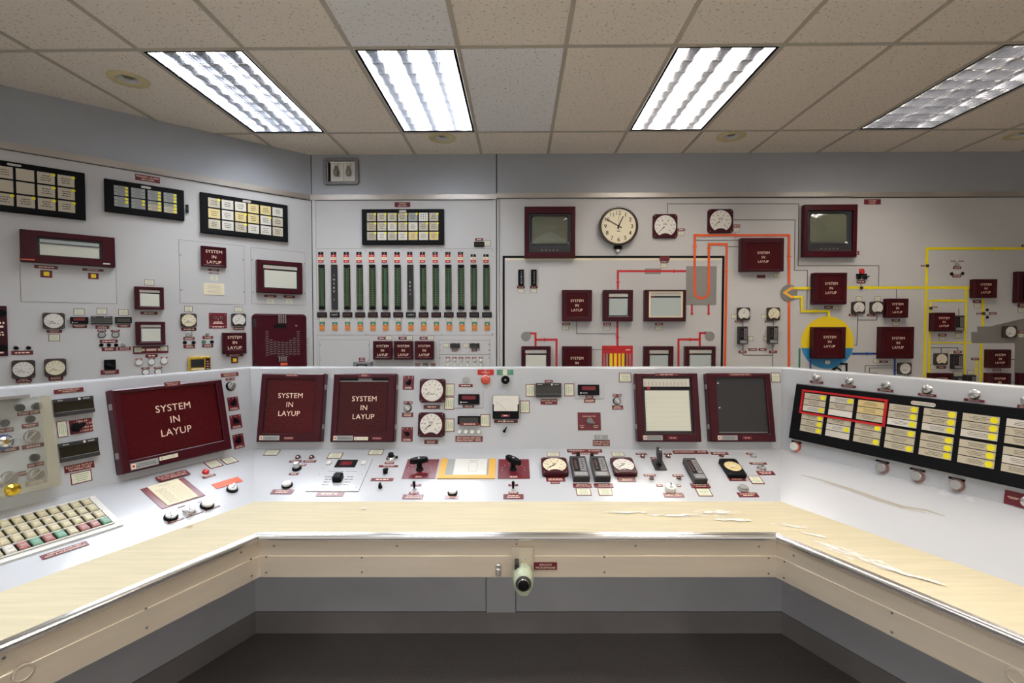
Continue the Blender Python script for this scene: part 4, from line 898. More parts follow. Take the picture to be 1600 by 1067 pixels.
for k, x in enumerate((582.7, 615.2, 648)):
    s_ = ('left', 'middle', 'right')[k]
    SIGN(BW, (x, 532.8, x+29.4, 561.7), (x+4.2, 536.8, x+25.4, 558), f'{s_} of the three below the bar indicators', .05, hfrac=.135)
    NP(BW, x+7.7, 526.2, x+19.8, 530.5, f'above the {s_} of the three small LAYUP boxes', rows_=1); CARD(BW, x+20.2, 524.4, x+29.6, 531.2, f'above the {s_} of the three small LAYUP boxes')
for k, x in enumerate((652.2, 664.7, 677)):
    s_ = ('left', 'middle', 'right')[k]; BTN(BW, x, 572, 3.4, f'{s_} of three under the right small LAYUP box', 'palered' if k != 1 else 'lens', 'black', kind='little round selector'); NP(BW, x-3.4, 567.2, x+3.4, 569.4, f'over the {s_} little round selector under the LAYUP boxes', rows_=1)
NP(BW, 560.8, 558.6, 570.5, 564.8, 'on the blank plate left of the three small LAYUP boxes').location += BW.N*.0025
u, v, w, h = BW.rect(551.5, 565.5, 579.5, 592, .06); th = thing(BW, u, v, 'instrument', 'grey clear topped counter left of the three LAYUP boxes, mostly behind the console', 'counter'); th.location += BW.N*.0025
mb = MB(); mb.rbox(0, 0, w, h, .006, 0, .06, 'midgrey', ch=.004); mb.out('case', th); mb = MB(); mb.box(-w*.3, w*.3, h*.12, h*.36, .06, .0615, 'black'); mb.text('00000', 0, h*.24, h*.12, .0618, 'whiteletter', w*.5); mb.out('counter_window', th)

# ------------------------------------------------------------------ back wall, right bay
def TV(rc, win, bar, where, label):
    t = .05; th, W, S = CASE(BW, rc, win, 'monitor', label, 'monitor', None, t, 'maroon', depth=.045, r=.002, inner='black')
    ox, oy, ww, wh, t, dp = W; z = t-dp
    bu, bv, bw, bh = BW.rect(*bar, off=t-.02); cu, cv = BW.rect(*rc, off=t)[:2]; X, Y = bu-cu, bv-cv
    mb = MB(); n = 5; mb.loft([[(*p, z+.001) for p in rrect(ww*.99, wh*.99, .01, n, ox, oy)], [(*p, z+.03) for p in rrect(ww*.99, wh*.99, .01, n, ox, oy)], [(*p, z+.03) for p in rrect(bw*1.09, bh*1.10, .02, n, X, Y)], [(*p, z+.02) for p in rrect(bw*1.0, bh*1.0, .02, n, X, Y)]], 'tvbezel', cap=False, base=False); 
    mb.box(ox-ww*.47, ox+ww*.47, oy-wh*.49, oy-wh*.385, z+.03, z+.034, 'dark')
    for i in range(5): mb.cyl(ox-ww*.18+i*ww*.09, oy-wh*.435, .005, z+.034, z+.036, 'steel', n=10)
    mb.out('bezel', th)
    mb = MB(); loops = [[(*p, z+.021+.016*(1-s_**2)) for p in rrect(bw*s_, bh*s_, .03*s_, 6, X, Y)] for s_ in (1.0, .9, .75, .55, .35, .15, .02)]
    mb.loft(loops, 'tubeshell', smooth=True, base=False); mb.out('screen', th); return th
TV((819.5, 322.8, 898.8, 402.8), (826, 333.5, 892.3, 394.5), (831, 338.5, 886.5, 381), '', 'maroon framed tube monitor left of the wall clock')
TV((1257, 319.5, 1338.6, 401.4), (1262.5, 329, 1332, 392.5), (1266, 334.5, 1322, 378.6), '', 'maroon framed tube monitor at the right, with a card on its lower frame')
CARD(BW, 1290, 393.6, 1299, 400, 'on the lower frame of the right monitor').location += BW.N*.05; NP(BW, 1325, 393.5, 1336.5, 399.5, 'on the lower right frame of the right monitor').location += BW.N*.05
u, v = BW.uv(966.8, 353, .05); r = BW.mpp(967, 353)*30; th = thing(BW, u, v, 'wall_clock', 'round black rimmed wall clock showing ten to one', 'clock')
mb = MB(); mb.rev([(r*.93, 0), (r*.98, .03), (r, .045), (r*.985, .056), (r*.93, .058), (r*.885, .050), (r*.875, .044)], 'brown', n=56, cap=False); mb.out('rim', th)
mb = MB(); R_ = r*.875; mb.disc(0, 0, R_, .0445, 'dialc', 56)
for i in range(60):
    a = math.pi/2 - i*math.pi/30; L = .035 if i % 5 == 0 else .02; mb.bar(R_*(.96-L)*math.cos(a), R_*(.96-L)*math.sin(a), R_*L, R_*.012, a, .0446, .0448, 'black')
for i in range(1, 13):
    a = math.pi/2 - i*math.pi/6; mb.text(str(i), R_*.775*math.cos(a), R_*.775*math.sin(a), R_*.24, .0449, 'black')
    if i < 10: mb.text(str(i), R_*.775*math.cos(a)+.0012, R_*.775*math.sin(a), R_*.24, .0449, 'black')
mb.scrib(-R_*.12, R_*.12, -R_*.34, -R_*.26, 1, .0449, 'ink'); mb.out('dial', th)
mb = MB(); mb.bar(0, 0, R_*.62, R_*.07, math.pi/2 - math.radians(25), .046, .047, 'black', back=R_*.15, tip=R_*.05); mb.out('hour_hand', th)
mb = MB(); mb.bar(0, 0, R_*.88, R_*.055, math.pi/2 - math.radians(300), .0475, .0485, 'black', back=R_*.2, tip=R_*.03); mb.out('minute_hand', th)
mb = MB(); mb.bar(0, 0, R_*.62, R_*.014, math.pi/2, .0488, .0492, 'black', back=R_*.25); mb.cyl(0, 0, R_*.05, .0488, .052, 'black', n=16); mb.out('second_hand', th)
mb = MB(); mb.rev([(R_*.99, .0505), (R_*.6, .0565), (R_*.1, .0575)], 'glass', n=40); mb.out('glass_cover', th)
mb = MB(); mb.box(-.035, .035, -r-.026, -r+.004, 0, .03, 'black'); mb.cyl(0, -r-.042, .02, 0, .025, 'steel', ch=.003); mb.cyl(0, -r-.042, .011, .025, .03, 'offwhite'); mb.out('lock', th)
GAUGE(BW, (1020.6, 334.5, 1058.4, 371.8), 'with white dial, between the clock and the other high wall gauge', arc=True, needle=222, hub='dialw', hubr=.1); GAUGE(BW, (1106.6, 326.5, 1145.4, 364), 'with white dial, highest on the wall above the orange line', arc=True, needle=212, hub='dialw', hubr=.1)
NP(BW, 1058.8, 357.2, 1070.3, 360.6, 'right of the wall gauge next to the clock', rows_=1); CARD(BW, 1059.4, 361.5, 1068.8, 368.4, 'right of the wall gauge next to the clock'); NP(BW, 1146, 350.8, 1156.3, 355.3, 'right of the highest wall gauge', rows_=1); CARD(BW, 1146.5, 355.7, 1155, 362.3, 'right of the highest wall gauge')
STRIP(BW, [[(787, 610), (787, 401.3), (1130.3, 401.3), (1127, 610)]], 3.4, 'black', 'thick black line framing the middle of the mimic board', name='mimic_frame_line')
STRIP(BW, [[(789.4, 405), (1127.5, 405)]], 3, 'cream', 'cream strip just under the thick black frame line', name='mimic_frame_line', t=.001)
u, v, w, h = BW.rect(1030.3, 400.7, 1045.7, 407); mb = MB(); mb.box(-w/2, w/2, -h/2, h/2, 0.0015, .012, 'plate'); single(mb, BW, u, v, 'indicator_block', 'small dark red block sitting on the black frame line', 'indicator')
NP(BW, 1031.6, 407.3, 1044.4, 411, 'under the red block on the black frame line', rows_=1); CARD(BW, 1032.6, 411.6, 1042, 418.5, 'under the red block on the black frame line')
for k, x in enumerate((809.6, 829.7)):
    s_ = ('left', 'right')[k]; u, v, w, h = BW.rect(x, 421, x+8.8, 446.5, .02); th = thing(BW, u, v, 'edge_meter', f'{s_} of two small black vertical edge meters under the left monitor', 'edge meter', 'edge meters'); mb = MB(); mb.rbox(0, 0, w, h, .001, 0, .02, 'black'); mb.out('housing', th); mb = MB(); mb.scrib(-w*.1, w*.25, -h*.4, h*.4, 12, .0203, 'whiteletter', fill=.2); mb.out('scale', th)
    NP(BW, x-1.8, 446.8, x+10.4, 450.4, f'under the {s_} edge meter', rows_=1); CARD(BW, x-.3, 450.8, x+9.2, 458, f'under the {s_} edge meter')
RP = 'mimic lines of the wall diagram'
def ML(runs, w_, m, label, arrows=(), t=.0014, wo=.0006): return STRIP(BW, runs, w_, m, label, arrows=arrows, group=RP, t=t, w=wo)
ML([[(965.5, 452), (965.5, 423.6), (1072, 423.6)]], 3.2, 'redpipe', 'red line from the narrow recorder up and right to the grey block', [(1053, 423.6, 0), (965.5, 441, -90)])
u, v, w, h = BW.rect(1007.4, 419.4, 1032.6, 428.2); mb = MB(); mb.box(-w/2, w/2, -h/2, h/2, 0, .0008, 'greymetal'); single(mb, BW, u, v, 'mimic_symbol', 'small grey rectangle crossed by the upper red line', 'mimic symbol', w=.0001)
ML([[(964.7, 502), (964.7, 541)]], 3.2, 'redpipe', 'short red line from the narrow recorder down to the striped red block', [(964.7, 527, 90)])
ML([[(901, 502), (901, 521.3), (963, 521.3)]], .9, 'ink', 'thin dark line joining the left LAYUP box to the red line'); ML([[(925, 546.2), (956, 546.2)]], .6, 'ink', 'thin dark line from the low LAYUP box to the red block', wo=.0032)
ML([[(829, 520.9), (836.8, 520.9), (836.8, 541)], [(836.8, 530.6), (869.5, 530.6), (869.5, 600)]], 3.2, 'redpipe', 'branched red line from the left grey pump disc', [(851, 530.6, 180)])
ML([[(1103, 520.3), (1093.4, 520.3), (1093.4, 541)], [(1093.4, 530.3), (1060, 530.3), (1060, 600)]], 3.2, 'redpipe', 'branched red line from the right grey pump disc', [(1078, 530.3, 180)])
for k, (x, y) in enumerate(((821.6, 525.8), (1109, 525.4))):
    u, v = BW.uv(x, y); r = BW.mpp(x, y)*7.6; mb = MB(); mb.cyl(0, 0, r, 0, .0014, 'greymetal', n=32); s_ = 1 if k == 0 else -1; mb.box(min(0, s_*r*1.2), max(0, s_*r*1.2), r*.35, r*.98, 0, .0013, 'greymetal'); single(mb, BW, u, v, 'mimic_symbol', f'round grey pump disc at the {("left","right")[k]} of the mimic board', 'mimic symbol')
SIGN(BW, (878.4, 452.8, 924.8, 502), (886, 458.8, 917.3, 495.2), 'on the mimic board, left of the narrow recorder', .05, hfrac=.085); REC(BW, (942.6, 452.8, 988.8, 502), (950.5, 457.5, 982.3, 494.4), 'narrow one at the foot of the upper red line', .05, paper='paperblue')
th, W, S = REC(BW, (1007.4, 452.8, 1071.6, 502), (1014, 455.2, 1066.8, 496), 'wide one with a cream inner frame beside the grey block', .05, paper='paperblue')
ox, oy, ww, wh, t, dp = W; mb = MB(); q = .012; O = rrect(ww, wh, .003, 3, ox, oy); I = rrect(ww-2*q-.012, wh-2*q, .003, 3, ox, oy); mb.loft([[(*p, t-.0135) for p in O], [(*p, t-.0045) for p in O], [(*p, t-.0045) for p in I], [(*p, t-.0098) for p in I]], 'cream', cap=False, base=False); mb.out('inner_frame', th, 'cream inner frame')
for a, c, wr in ((878.3, 879, 'under the LAYUP box left of the narrow recorder'), (942.3, 943, 'under the narrow recorder'), (1023.3, 1024.4, 'under the wide cream framed recorder')):
    NP(BW, a, 504.4, a+12.4, 508.1, wr, rows_=1); CARD(BW, c, 508.9, c+9.6, 515.8, wr)
REC(BW, (814.6, 541, 860.4, 590), (819.6, 545.5, 855, 584), 'lower left on the mimic board, half behind the console', .05); SIGN(BW, (878.6, 541, 924.6, 590), (885, 545.5, 918, 585), 'on the mimic board, low, cut off by the console top', .05, hfrac=.085, oy=-.04)
u, v, w, h = BW.rect(940.7, 540, 988.5, 590); mb = MB(); mb.box(-w/2, w/2, -h/2, h/2, 0, .0012, 'redpipe')
yy = BW.uv(960, 552.2)[1]-v
for i, (a, b, c) in enumerate(((.05, .09, 'greymetal'), (.14, .20, 'greymetal'), (.205, .235, 'black'), (.245, .34, 'sodium'), (.39, .48, 'sodium'), (.53, .60, 'sodium'), (.64, .73, 'sodium'), (.735, .765, 'black'), (.79, .83, 'greymetal'), (.89, .94, 'greymetal'))): mb.box(-w/2+a*w, -w/2+b*w, -h/2, yy, .0012, .0018, c)
mb.scrib(w*.24, w*.44, h*.34, h*.40, 1, .0016, 'letter'); single(mb, BW, u, v, 'mimic_symbol', 'red block with grey, ochre and black stripes behind the console', 'mimic symbol')
REC(BW, (1006.4, 541, 1052, 590), (1014, 546, 1045.5, 584), 'low, between the striped block and the right pump disc', .05, paper='paperblue'); REC(BW, (1070.6, 541, 1117.8, 590), (1076.5, 545.5, 1113, 584), 'low on the mimic board under the right pump disc', .05, paper='paperblue')
u, v, w, h = BW.rect(1072, 416, 1118.8, 475.9); mb = MB(); mb.box(-w/2, w/2, -h/2, h/2, 0, .002, 'greymetal'); single(mb, BW, u, v, 'mimic_symbol', 'grey rectangular exchanger block crossed by the orange loop', 'mimic symbol', w=.0022)
for x, s_ in ((1081, 'left'), (1107, 'right')): ML([[(x, 476), (x, 491)]], 2.8, 'redpipe', f'{s_} red arrow pointing down under the grey exchanger block', [(x, 490, -90)])
loop = [(1232.2, 610), (1232.7, 367.6), (1085.3, 367.6), (1084.8, 455)]
for i in range(1, 12):
    a = math.pi + math.pi*i/12; loop.append((1095.9 + 11.1*math.cos(a), 455 - 11.1*math.sin(a)))
loop += [(1107, 455), (1107.3, 381.7), (1135.2, 381.7), (1131.8, 610)]
ML([loop], 3.6, 'orange', 'long orange line looping through the grey exchanger block', [(1149, 367.6, 0), (1107.3, 384+4, 90), (1134, 424, -90), (1232.6, 401, 90), (1085, 385.5, -90)], t=.0012, wo=.0046)
SIGN(BW, (1158.2, 371.8, 1224.5, 423.8), (1167, 380, 1219, 420.8), 'wide one framed by the orange line', .06, hfrac=.075, oy=-.03)
NP(BW, 1182.5, 429.4, 1195.6, 434.6, 'under the wide LAYUP box framed by the orange line', ''); CARD(BW, 1209.7, 426.8, 1219, 433.5, 'under the wide LAYUP box framed by the orange line')
TH = .9
ML([[(1042.8, 334), (1042.8, 318.4), (1248, 318.4), (1247, 415), (1373, 415), (1372.5, 447.4)]], TH, 'ink', 'long thin black line over the top of the gauges and around the right monitor')
ML([[(1146, 343.6), (1242.3, 343.6), (1241, 422.3), (1261.5, 422.3), (1260.5, 485)]], TH, 'ink', 'thin black line from the highest gauge to the yellow branch')
ML([[(1087.5, 375.4), (1157.4, 375.4)]], TH, 'ink', 'upper thin line into the wide LAYUP box'); ML([[(1137.5, 385.4), (1157.4, 385.4)]], TH, 'ink', 'lower thin line into the wide LAYUP box')
u, v = BW.uv(1232.2, 457.6); mb = MB(); mb.cyl(0, 0, BW.mpp(1232, 457)*12.9, 0, .002, 'greymetal', n=40); single(mb, BW, u, v, 'mimic_symbol', 'grey disc where the orange and yellow lines meet', 'mimic symbol', w=.0062)
ML([[(1240, 450.4), (1272, 450.4)], [(1240, 464), (1252, 464), (1252, 486.3), (1294, 486.3), (1294, 497)]], 3.6, 'yellow', 'stepped yellow line from the grey disc to the yellow and blue vessel', [(1256.5, 450.4, 180), (1272, 486.3, 180)], t=.0012, wo=.0085)
ML([[(1242, 450.4), (1235.5, 450.4), (1225.2, 457.4), (1235.5, 464), (1242, 464)]], 3.6, 'chevron', 'orange chevron on the grey disc', t=.0012, wo=.0084)
u, v = BW.uv(1292.6, 535.3); r = BW.mpp(1292, 535)*40.8; yb = BW.uv(1292.6, 543.8)[1]-v; a0 = math.degrees(math.asin(yb/r)); mb = MB()
arc = lambda A, B: [(r*math.cos(math.radians(A+(B-A)*i/40)), r*math.sin(math.radians(A+(B-A)*i/40))) for i in range(41)]
mb.prism(arc(a0, 180-a0), 0, .002, 'sodium'); mb.prism(arc(180-a0, 360+a0), 0, .002, 'cyan'); single(mb, BW, u, v, 'mimic_symbol', 'large round vessel symbol, yellow above and blue below', 'mimic symbol')
SIGN(BW, (1270.6, 511, 1320.8, 560.4), (1279.5, 515.5, 1313.5, 556), 'in the middle of the round yellow and blue vessel', .055, hfrac=.083, oy=.05)
CARD(BW, 1288.4, 562.9, 1296.9, 569.2, 'on the blue bottom of the round vessel').location += BW.N*.002
SIGN(BW, (1272.2, 426, 1322.8, 475.4), (1281.2, 431, 1316.8, 469), 'right of the grey disc, above the round vessel', .055, hfrac=.083); NP(BW, 1287.9, 477.9, 1300.6, 482.2, 'under the LAYUP box above the round vessel', rows_=1); CARD(BW, 1301, 478, 1310, 484.2, 'under the LAYUP box above the round vessel')
for k, x in enumerate((1152.7, 1199.6)):
    s_ = ('left', 'right')[k]; GAUGE(BW, (x, 480.3, x+19.4, 500.4), f'small, {s_} of the pair above the black controllers', arc=True, case='brown', needle=90 if k == 0 else 218, dial='dialw' if k == 0 else 'dialc', hub='dialw')
    CARD(BW, x-9.9, 491, x-.2, 498, f'left of the {s_} small gauge above the controllers'); NP(BW, x-4.6, 500.8 if 0 else 500.6, x+7, 503.4, f'under the {s_} small gauge above the controllers', rows_=1)
def CTRL(pl, rc, where, t=.045, group='black process controllers'):
    u, v, w, h = pl.rect(*rc, off=t); th = thing(pl, u, v, 'controller', f'black process controller {where}', 'controller', group); mb = MB(); mb.rbox(0, 0, w, h, .002, 0, t, 'dark', ch=.002); mb.out('case', th)
    mb = MB(); mb.box(-w*.36, -w*.02, -h*.22, h*.38, t, t+.001, 'black'); mb.box(w*.04, w*.38, -h*.22, h*.38, t, t+.001, 'midgrey'); mb.scrib(w*.08, w*.34, -h*.16, h*.32, 6, t+.0013, 'dark'); mb.scrib(-w*.3, -w*.1, -h*.15, h*.32, 8, t+.0013, 'palered', fill=.25); mb.out('face', th)
    mb = MB(); mb.box(-w*.4, w*.4, -h*.46, -h*.28, t, t+.002, 'midgrey'); mb.scrib(-w*.36, w*.36, -h*.44, -h*.3, 2, t+.0023, 'cellg'); mb.out('button_strip', th); return th
CTRL(BW, (1155.3, 510, 1168.4, 537.6), 'left of the pair under the small gauges'); CTRL(BW, (1202, 509.5, 1215.7, 537), 'right of the pair under the small gauges'); CARD(BW, 1168.9, 525.4, 1176.5, 532.9, 'right of the left controller of the pair'); CARD(BW, 1192.2, 525.2, 1201, 532.7, 'left of the right controller of the pair')
ML([[(1160.7, 500.5), (1160.7, 510)], [(1160.7, 537.8), (1160.7, 554.9), (1206.9, 554.9)]], TH, 'ink', 'thin line through the left controller of the pair'); ML([[(1208.2, 500.5), (1207.8, 509)], [(1207.6, 537.5), (1206.9, 600)]], TH, 'ink', 'thin line through the right controller of the pair')
for x, wr in ((1153.8, 'under the left controller'), (1201.6, 'under the right controller')): NP(BW, x, 547.9, x+12.3, 551.6, wr + ' of the pair', rows_=1).location += BW.N*.0012
NP(BW, 1170, 544.1, 1182.5, 547.8, 'left one between the two controllers', rows_=1); NP(BW, 1185.3, 544.1, 1197.5, 547.8, 'right one between the two controllers', rows_=1)
ML([[(1249.4, 544), (1248.5, 590)]], 2.8, 'green', 'short dark green line left of the round vessel'); ML([[(1266, 562), (1266, 600)]], 2.6, 'blue', 'short blue line under the left of the round vessel', wo=.0028)
ML([[(1312, 568.4), (1322.6, 568.4), (1322.2, 600)]], 2.8, 'black', 'thick black line leaving the lower right of the round vessel', wo=.0028)
ML([[(1330.5, 552.4), (1397.6, 552.4), (1397.6, 588), (1381, 588)]], 3, 'blue', 'blue line from the round vessel behind the right LAYUP box', [(1354, 552.4, 180), (1397.6, 578, -90)], wo=.0026)
u, v = BW.uv(1306, 583); mb = MB(); mb.rev([(.055, 0), (.055, .002), (.042, .002), (.042, .0)], 'black', n=30, cap=False); mb.bar(-.04, 0, .08, .012, .9, 0, .002, 'black'); single(mb, BW, u, v, 'mimic_symbol', 'round black valve symbol peeking over the console under the vessel', 'mimic symbol', w=.003)
# far right
ML([[(1320, 449.3), (1523, 449.3)]], 4, 'yellow', 'long horizontal yellow line from the LAYUP box above the vessel', [(1359, 449.3, 0), (1421.5, 449.3, 180), (1479, 449.3, 180)])
ML([[(1443.6, 610), (1448, 388.3), (1700, 388.3)]], 4, 'yellow', 'tall yellow line rising and turning right along the top', [(1555, 388.3, 180), (1447.3, 434, 90)], wo=.0022)
ML([[(1450.4, 610), (1453.5, 469.6), (1508, 469.6)], [(1509.6, 451), (1506, 610)]], 3.4, 'yellow', 'inner pair of yellow lines right of the tall yellow line', [(1482, 469.6, 180), (1508.8, 459, -90)], wo=.0022); ML([[(1451.6, 535.4), (1518, 535.4)]], 2, 'yellow', 'narrow yellow line crossing to the grey turbine shape', wo=.0037)
ML([[(1536.2, 464), (1535, 511)]], 4, 'yellow', 'short yellow line from the upper right LAYUP box to the turbine', wo=.0006); ML([[(1533.3, 536), (1532, 610)]], 4, 'yellow', 'yellow line under the grey turbine shape', [(1532.5, 587, -90)]); ML([[(1525.5, 563.4), (1525, 587)]], 3, 'yellow', 'short narrow yellow line with arrow, left of the line under the turbine', [(1525.2, 576, -90)])
th = thing(BW, *BW.uv(1345.5, 432), 'switch_cluster', 'red lamp over two black knobs, standing on the long yellow line', 'switch')
k = BW.mpp(1345, 432); mb = MB(); mb.cyl(0, 7*k, 3.6*k, 0, .02, 'red', n=18, ch=.003); mb.box(-3.6*k, 3.8*k, 8*k, 12*k, 0, .006, 'red'); mb.out('red_lamp', th)
mb = MB(); mb.box(-8*k, 8*k, 1*k, 4.2*k, 0, .01, 'black'); mb.out('mounting_bar', th)
for s_ in (-1, 1): mb = MB(); mb.cyl(s_*4.6*k, -1.4*k, 3.6*k, 0, .02, 'blackgloss', n=18, ch=.003); mb.bar(s_*4.6*k, -1.4*k, s_*5*k, .01, .3*s_, .02, .03, 'black'); mb.out('knob', th)
NP(BW, 1338.7, 438, 1351.6, 442.7, 'under the red lamp and two black knobs', rows_=1); ML([[(1345.3, 443), (1345.3, 448)]], TH, 'ink', 'short thin stem under the red lamp and knobs'); 
for px, py, s_ in ((1345.4, 449.8, 'on the long yellow line under the red lamp'), (1448.2, 415.4, 'on the tall yellow line'), (1453.6, 481.5, 'on the inner yellow line'), (1535.6, 489.8, 'on the short yellow line by the three buttons')):
    u, v = BW.uv(px, py); mb = MB(); mb.box(-.013, .013, -.012, .012, 0, .006, 'dark'); single(mb, BW, u, v, 'valve_marker', 'small dark valve marker ' + s_, 'valve marker', w=.0042)
NP(BW, 1438.7, 414, 1446, 416.6, 'left of the tall yellow line near the top', rows_=1); NP(BW, 1456, 478.6, 1464.3, 481, 'beside the inner yellow line marker', rows_=1); NP(BW, 1525.5, 488.6, 1533, 491, 'left of the short yellow line', rows_=1)
for k_, x in enumerate((1332.2, 1361)):
    s_ = ('left', 'right')[k_]; GAUGE(BW, (x, 471.2, x+20, 490), f'small, {s_} of the pair under the long yellow line', arc=True, case='brown', needle=215); CARD(BW, x+5.2, 463.3, x+14.4, 470.9, f'above the {s_} small gauge under the long yellow line'); NP(BW, x-6.2, 490.3, x+6, 493.8, f'under the {s_} small gauge under the long yellow line', rows_=1)
ML([[(1340.3, 490.5), (1338.7, 539.2), (1333.5, 539.2)], [(1340, 500), (1369.8, 500), (1369.8, 490.5)]], TH, 'ink', 'thin line joining the two small gauges to the vessel'); ML([[(1400.7, 451.3), (1400.7, 466)]], TH, 'ink', 'short thin line down to the small LAYUP box')
SIGN(BW, (1385.8, 466.4, 1419, 496.4), (1392, 470.5, 1413.5, 492), 'right of the two small gauges', .05, hfrac=.12); NP(BW, 1393.3, 498.4, 1406, 502, 'under the small LAYUP box right of the small gauges', rows_=1); CARD(BW, 1395, 502.4, 1403.8, 509, 'under the small LAYUP box right of the small gauges')
SIGN(BW, (1376.5, 510.6, 1427.4, 560.3), (1385.4, 515.5, 1422, 555.5), 'on the blue line right of the round vessel', .055, hfrac=.083); CARD(BW, 1364.5, 560.4, 1373.8, 567, 'left under the LAYUP box on the blue line'); NP(BW, 1374.3, 563.4, 1386.7, 567, 'left under the LAYUP box on the blue line')
GAUGE(BW, (1404.4, 566.6, 1424.6, 585), 'small, right of the blue line above the console', case='brown', needle=215); ML([[(1413, 585), (1412, 600)], [(1418, 585), (1418, 600)]], TH, 'ink', 'two thin lines under the small gauge right of the blue line')
NP(BW, 1337.5, 582.6, 1371, 592, 'wide one just showing above the console under the vessel'); ML([[(1351.6, 582), (1351.6, 571.3), (1396, 571.3)]], TH, 'ink', 'upper thin bent line left of the blue line'); ML([[(1358.3, 582), (1358.3, 574.8), (1396, 574.8)]], TH, 'ink', 'lower thin bent line left of the blue line')
for k_, x in enumerate((1489, 1501.9)): NP(BW, x-3.4, 406.8, x+3.4, 408.8, f'{("left","right")[k_]} tiny one over the pointer knob in the upper right', rows_=1)
BTN(BW, 1495.5, 413, 4, 'above a small plate inside the upper yellow loop', 'lens', 'steel', kind='chrome pointer knob', bar=True); NP(BW, 1489, 416.4, 1501.6, 420.4, 'under the pointer knob in the upper yellow loop', rows_=1)
BTN(BW, 1486.8, 427.6, 2.8, 'left of the pair in the upper yellow loop', 'black', 'steel', kind='small black button'); BTN(BW, 1504, 427.2, 2.8, 'right of the pair in the upper yellow loop', 'black', 'steel', kind='small black button'); NP(BW, 1488.2, 429, 1501, 433.3, 'between the two small buttons in the upper yellow loop', rows_=1)
SIGN(BW, (1522.5, 436, 1557.6, 465.2), (1530.5, 440, 1551.5, 461), 'upper right, above the grey turbine shape', .05, hfrac=.12); NP(BW, 1520.3, 469, 1532.7, 473.1, 'under the upper right LAYUP box', rows_=1); CARD(BW, 1522, 473.8, 1531.6, 480.6, 'under the upper right LAYUP box')
th, W, S = CASE(BW, (1591, 424, 1637, 473), (1598, 430, 1630, 467), 'covered_recorder', 'maroon instrument cut by the right edge of the picture, upper one', 'instrument', None, .05); NP(BW, 1590, 473.8, 1610, 480, 'under the instrument cut by the right edge'); CARD(BW, 1590.5, 481, 1603, 488.3, 'under the instrument cut by the right edge')
SIGN(BW, (1458, 488.4, 1491.5, 517.8), (1465.5, 492.5, 1485.5, 513.5), 'between the inner yellow lines', .05, hfrac=.12, mat_='insert'); NP(BW, 1466, 521.2, 1478.6, 525.4, 'under the LAYUP box between the inner yellow lines', rows_=1); CARD(BW, 1467.6, 525.9, 1476.5, 532.5, 'under the LAYUP box between the inner yellow lines')
CTRL(BW, (1492.8, 493, 1506.6, 517), 'beside the LAYUP box between the inner yellow lines'); ML([[(1498, 482), (1498, 492.6)]], TH, 'ink', 'short thin stem above a black controller'); NP(BW, 1492.2, 517.4, 1503.3, 520, 'under the upper controller by the inner yellow line', rows_=1); CARD(BW, 1492.3, 520.7, 1501.4, 528.6, 'under the upper controller by the inner yellow line')
for k_, y in enumerate((484, 489.8, 495.6)): BTN(BW, 1542.6, y, 2.4, f'{("top","middle","bottom")[k_]} of three stacked left of the turbine', ('black', 'offwhite', 'black')[k_], 'steel', kind='tiny push button')
NP(BW, 1544.6, 487.8, 1556.6, 491.5, 'beside the three stacked tiny buttons', rows_=1)
pts = [(1517.5, 518.8), (1526.9, 518.8), (1526.9, 510.1), (1546, 510.1), (1650, 486), (1650, 615), (1584.8, 615), (1585.5, 536), (1517.5, 536)]
u, v = BW.uv(1585, 520); mb = MB(); P_ = [(BW.uv(*p)[0]-u, BW.uv(*p)[1]-v) for p in pts]; mb.prism(P_[::-1], 0, .002, 'greymetal'); single(mb, BW, u, v, 'mimic_symbol', 'large grey turbine shape cut by the right edge of the picture', 'mimic symbol', w=.0006)
GAUGE(BW, (1568.6, 509.4, 1588.8, 527.4), 'small, on the grey turbine shape', case='brown', needle=230).location += BW.N*.003; NP(BW, 1589.8, 516.4, 1601, 520.2, 'right of the gauge on the turbine shape', rows_=1).location += BW.N*.002; CARD(BW, 1590.2, 520.7, 1599, 527.6, 'right of the gauge on the turbine shape').location += BW.N*.002
SIGN(BW, (1545.4, 546.2, 1579.4, 575), (1552.5, 550, 1574, 571), 'under the grey turbine shape', .05, hfrac=.12); SIGN(BW, (1544.4, 583, 1579.2, 612), (1551.5, 587, 1573.5, 608), 'lowest right, cut by the console under the turbine', .05, hfrac=.12); NP(BW, 1551, 576, 1563.8, 579.6, 'between the two stacked LAYUP boxes under the turbine', rows_=1)
ML([[(1580, 561.5), (1585, 561.5)], [(1580, 597), (1585, 597)]], TH, 'ink', 'short thin stubs right of the boxes under the turbine')
SIGN(BW, (1454.6, 583, 1488.8, 612), (1461, 587, 1483, 608), 'between the inner yellow lines, cut by the console', .05, hfrac=.12); CTRL(BW, (1489.8, 588.3, 1503.6, 612), 'lowest one by the inner yellow line'); CTRL(BW, (1511, 586, 1525, 612), 'lowest one left of the line under the turbine')
GAUGE(BW, (1461.3, 552, 1481.5, 570.2), 'small, between the inner yellow lines', arc=True, case='brown', needle=215, dial='dialc'); CARD(BW, 1481, 547.8, 1489.4, 555, 'upper right of the gauge between the inner yellow lines'); NP(BW, 1490.3, 548, 1502.7, 551.7, 'above the middle controller by the inner yellow line', rows_=1); CTRL(BW, (1491, 553.2, 1504.4, 576.5), 'middle one by the inner yellow line')
CARD(BW, 1453.7, 570.2, 1462.4, 577.4, 'lower left of the gauge between the inner yellow lines'); NP(BW, 1463.4, 572, 1477.4, 575.8, 'under the gauge between the inner yellow lines', rows_=1); CARD(BW, 1490.3, 580.5, 1503, 588, 'under the middle controller by the inner yellow line'); CARD(BW, 1511.6, 578, 1521, 585.6, 'above the lowest controller left of the turbine line'); NP(BW, 1517.3, 558.7, 1529.2, 562.6, 'above the short narrow yellow line', rows_=1)
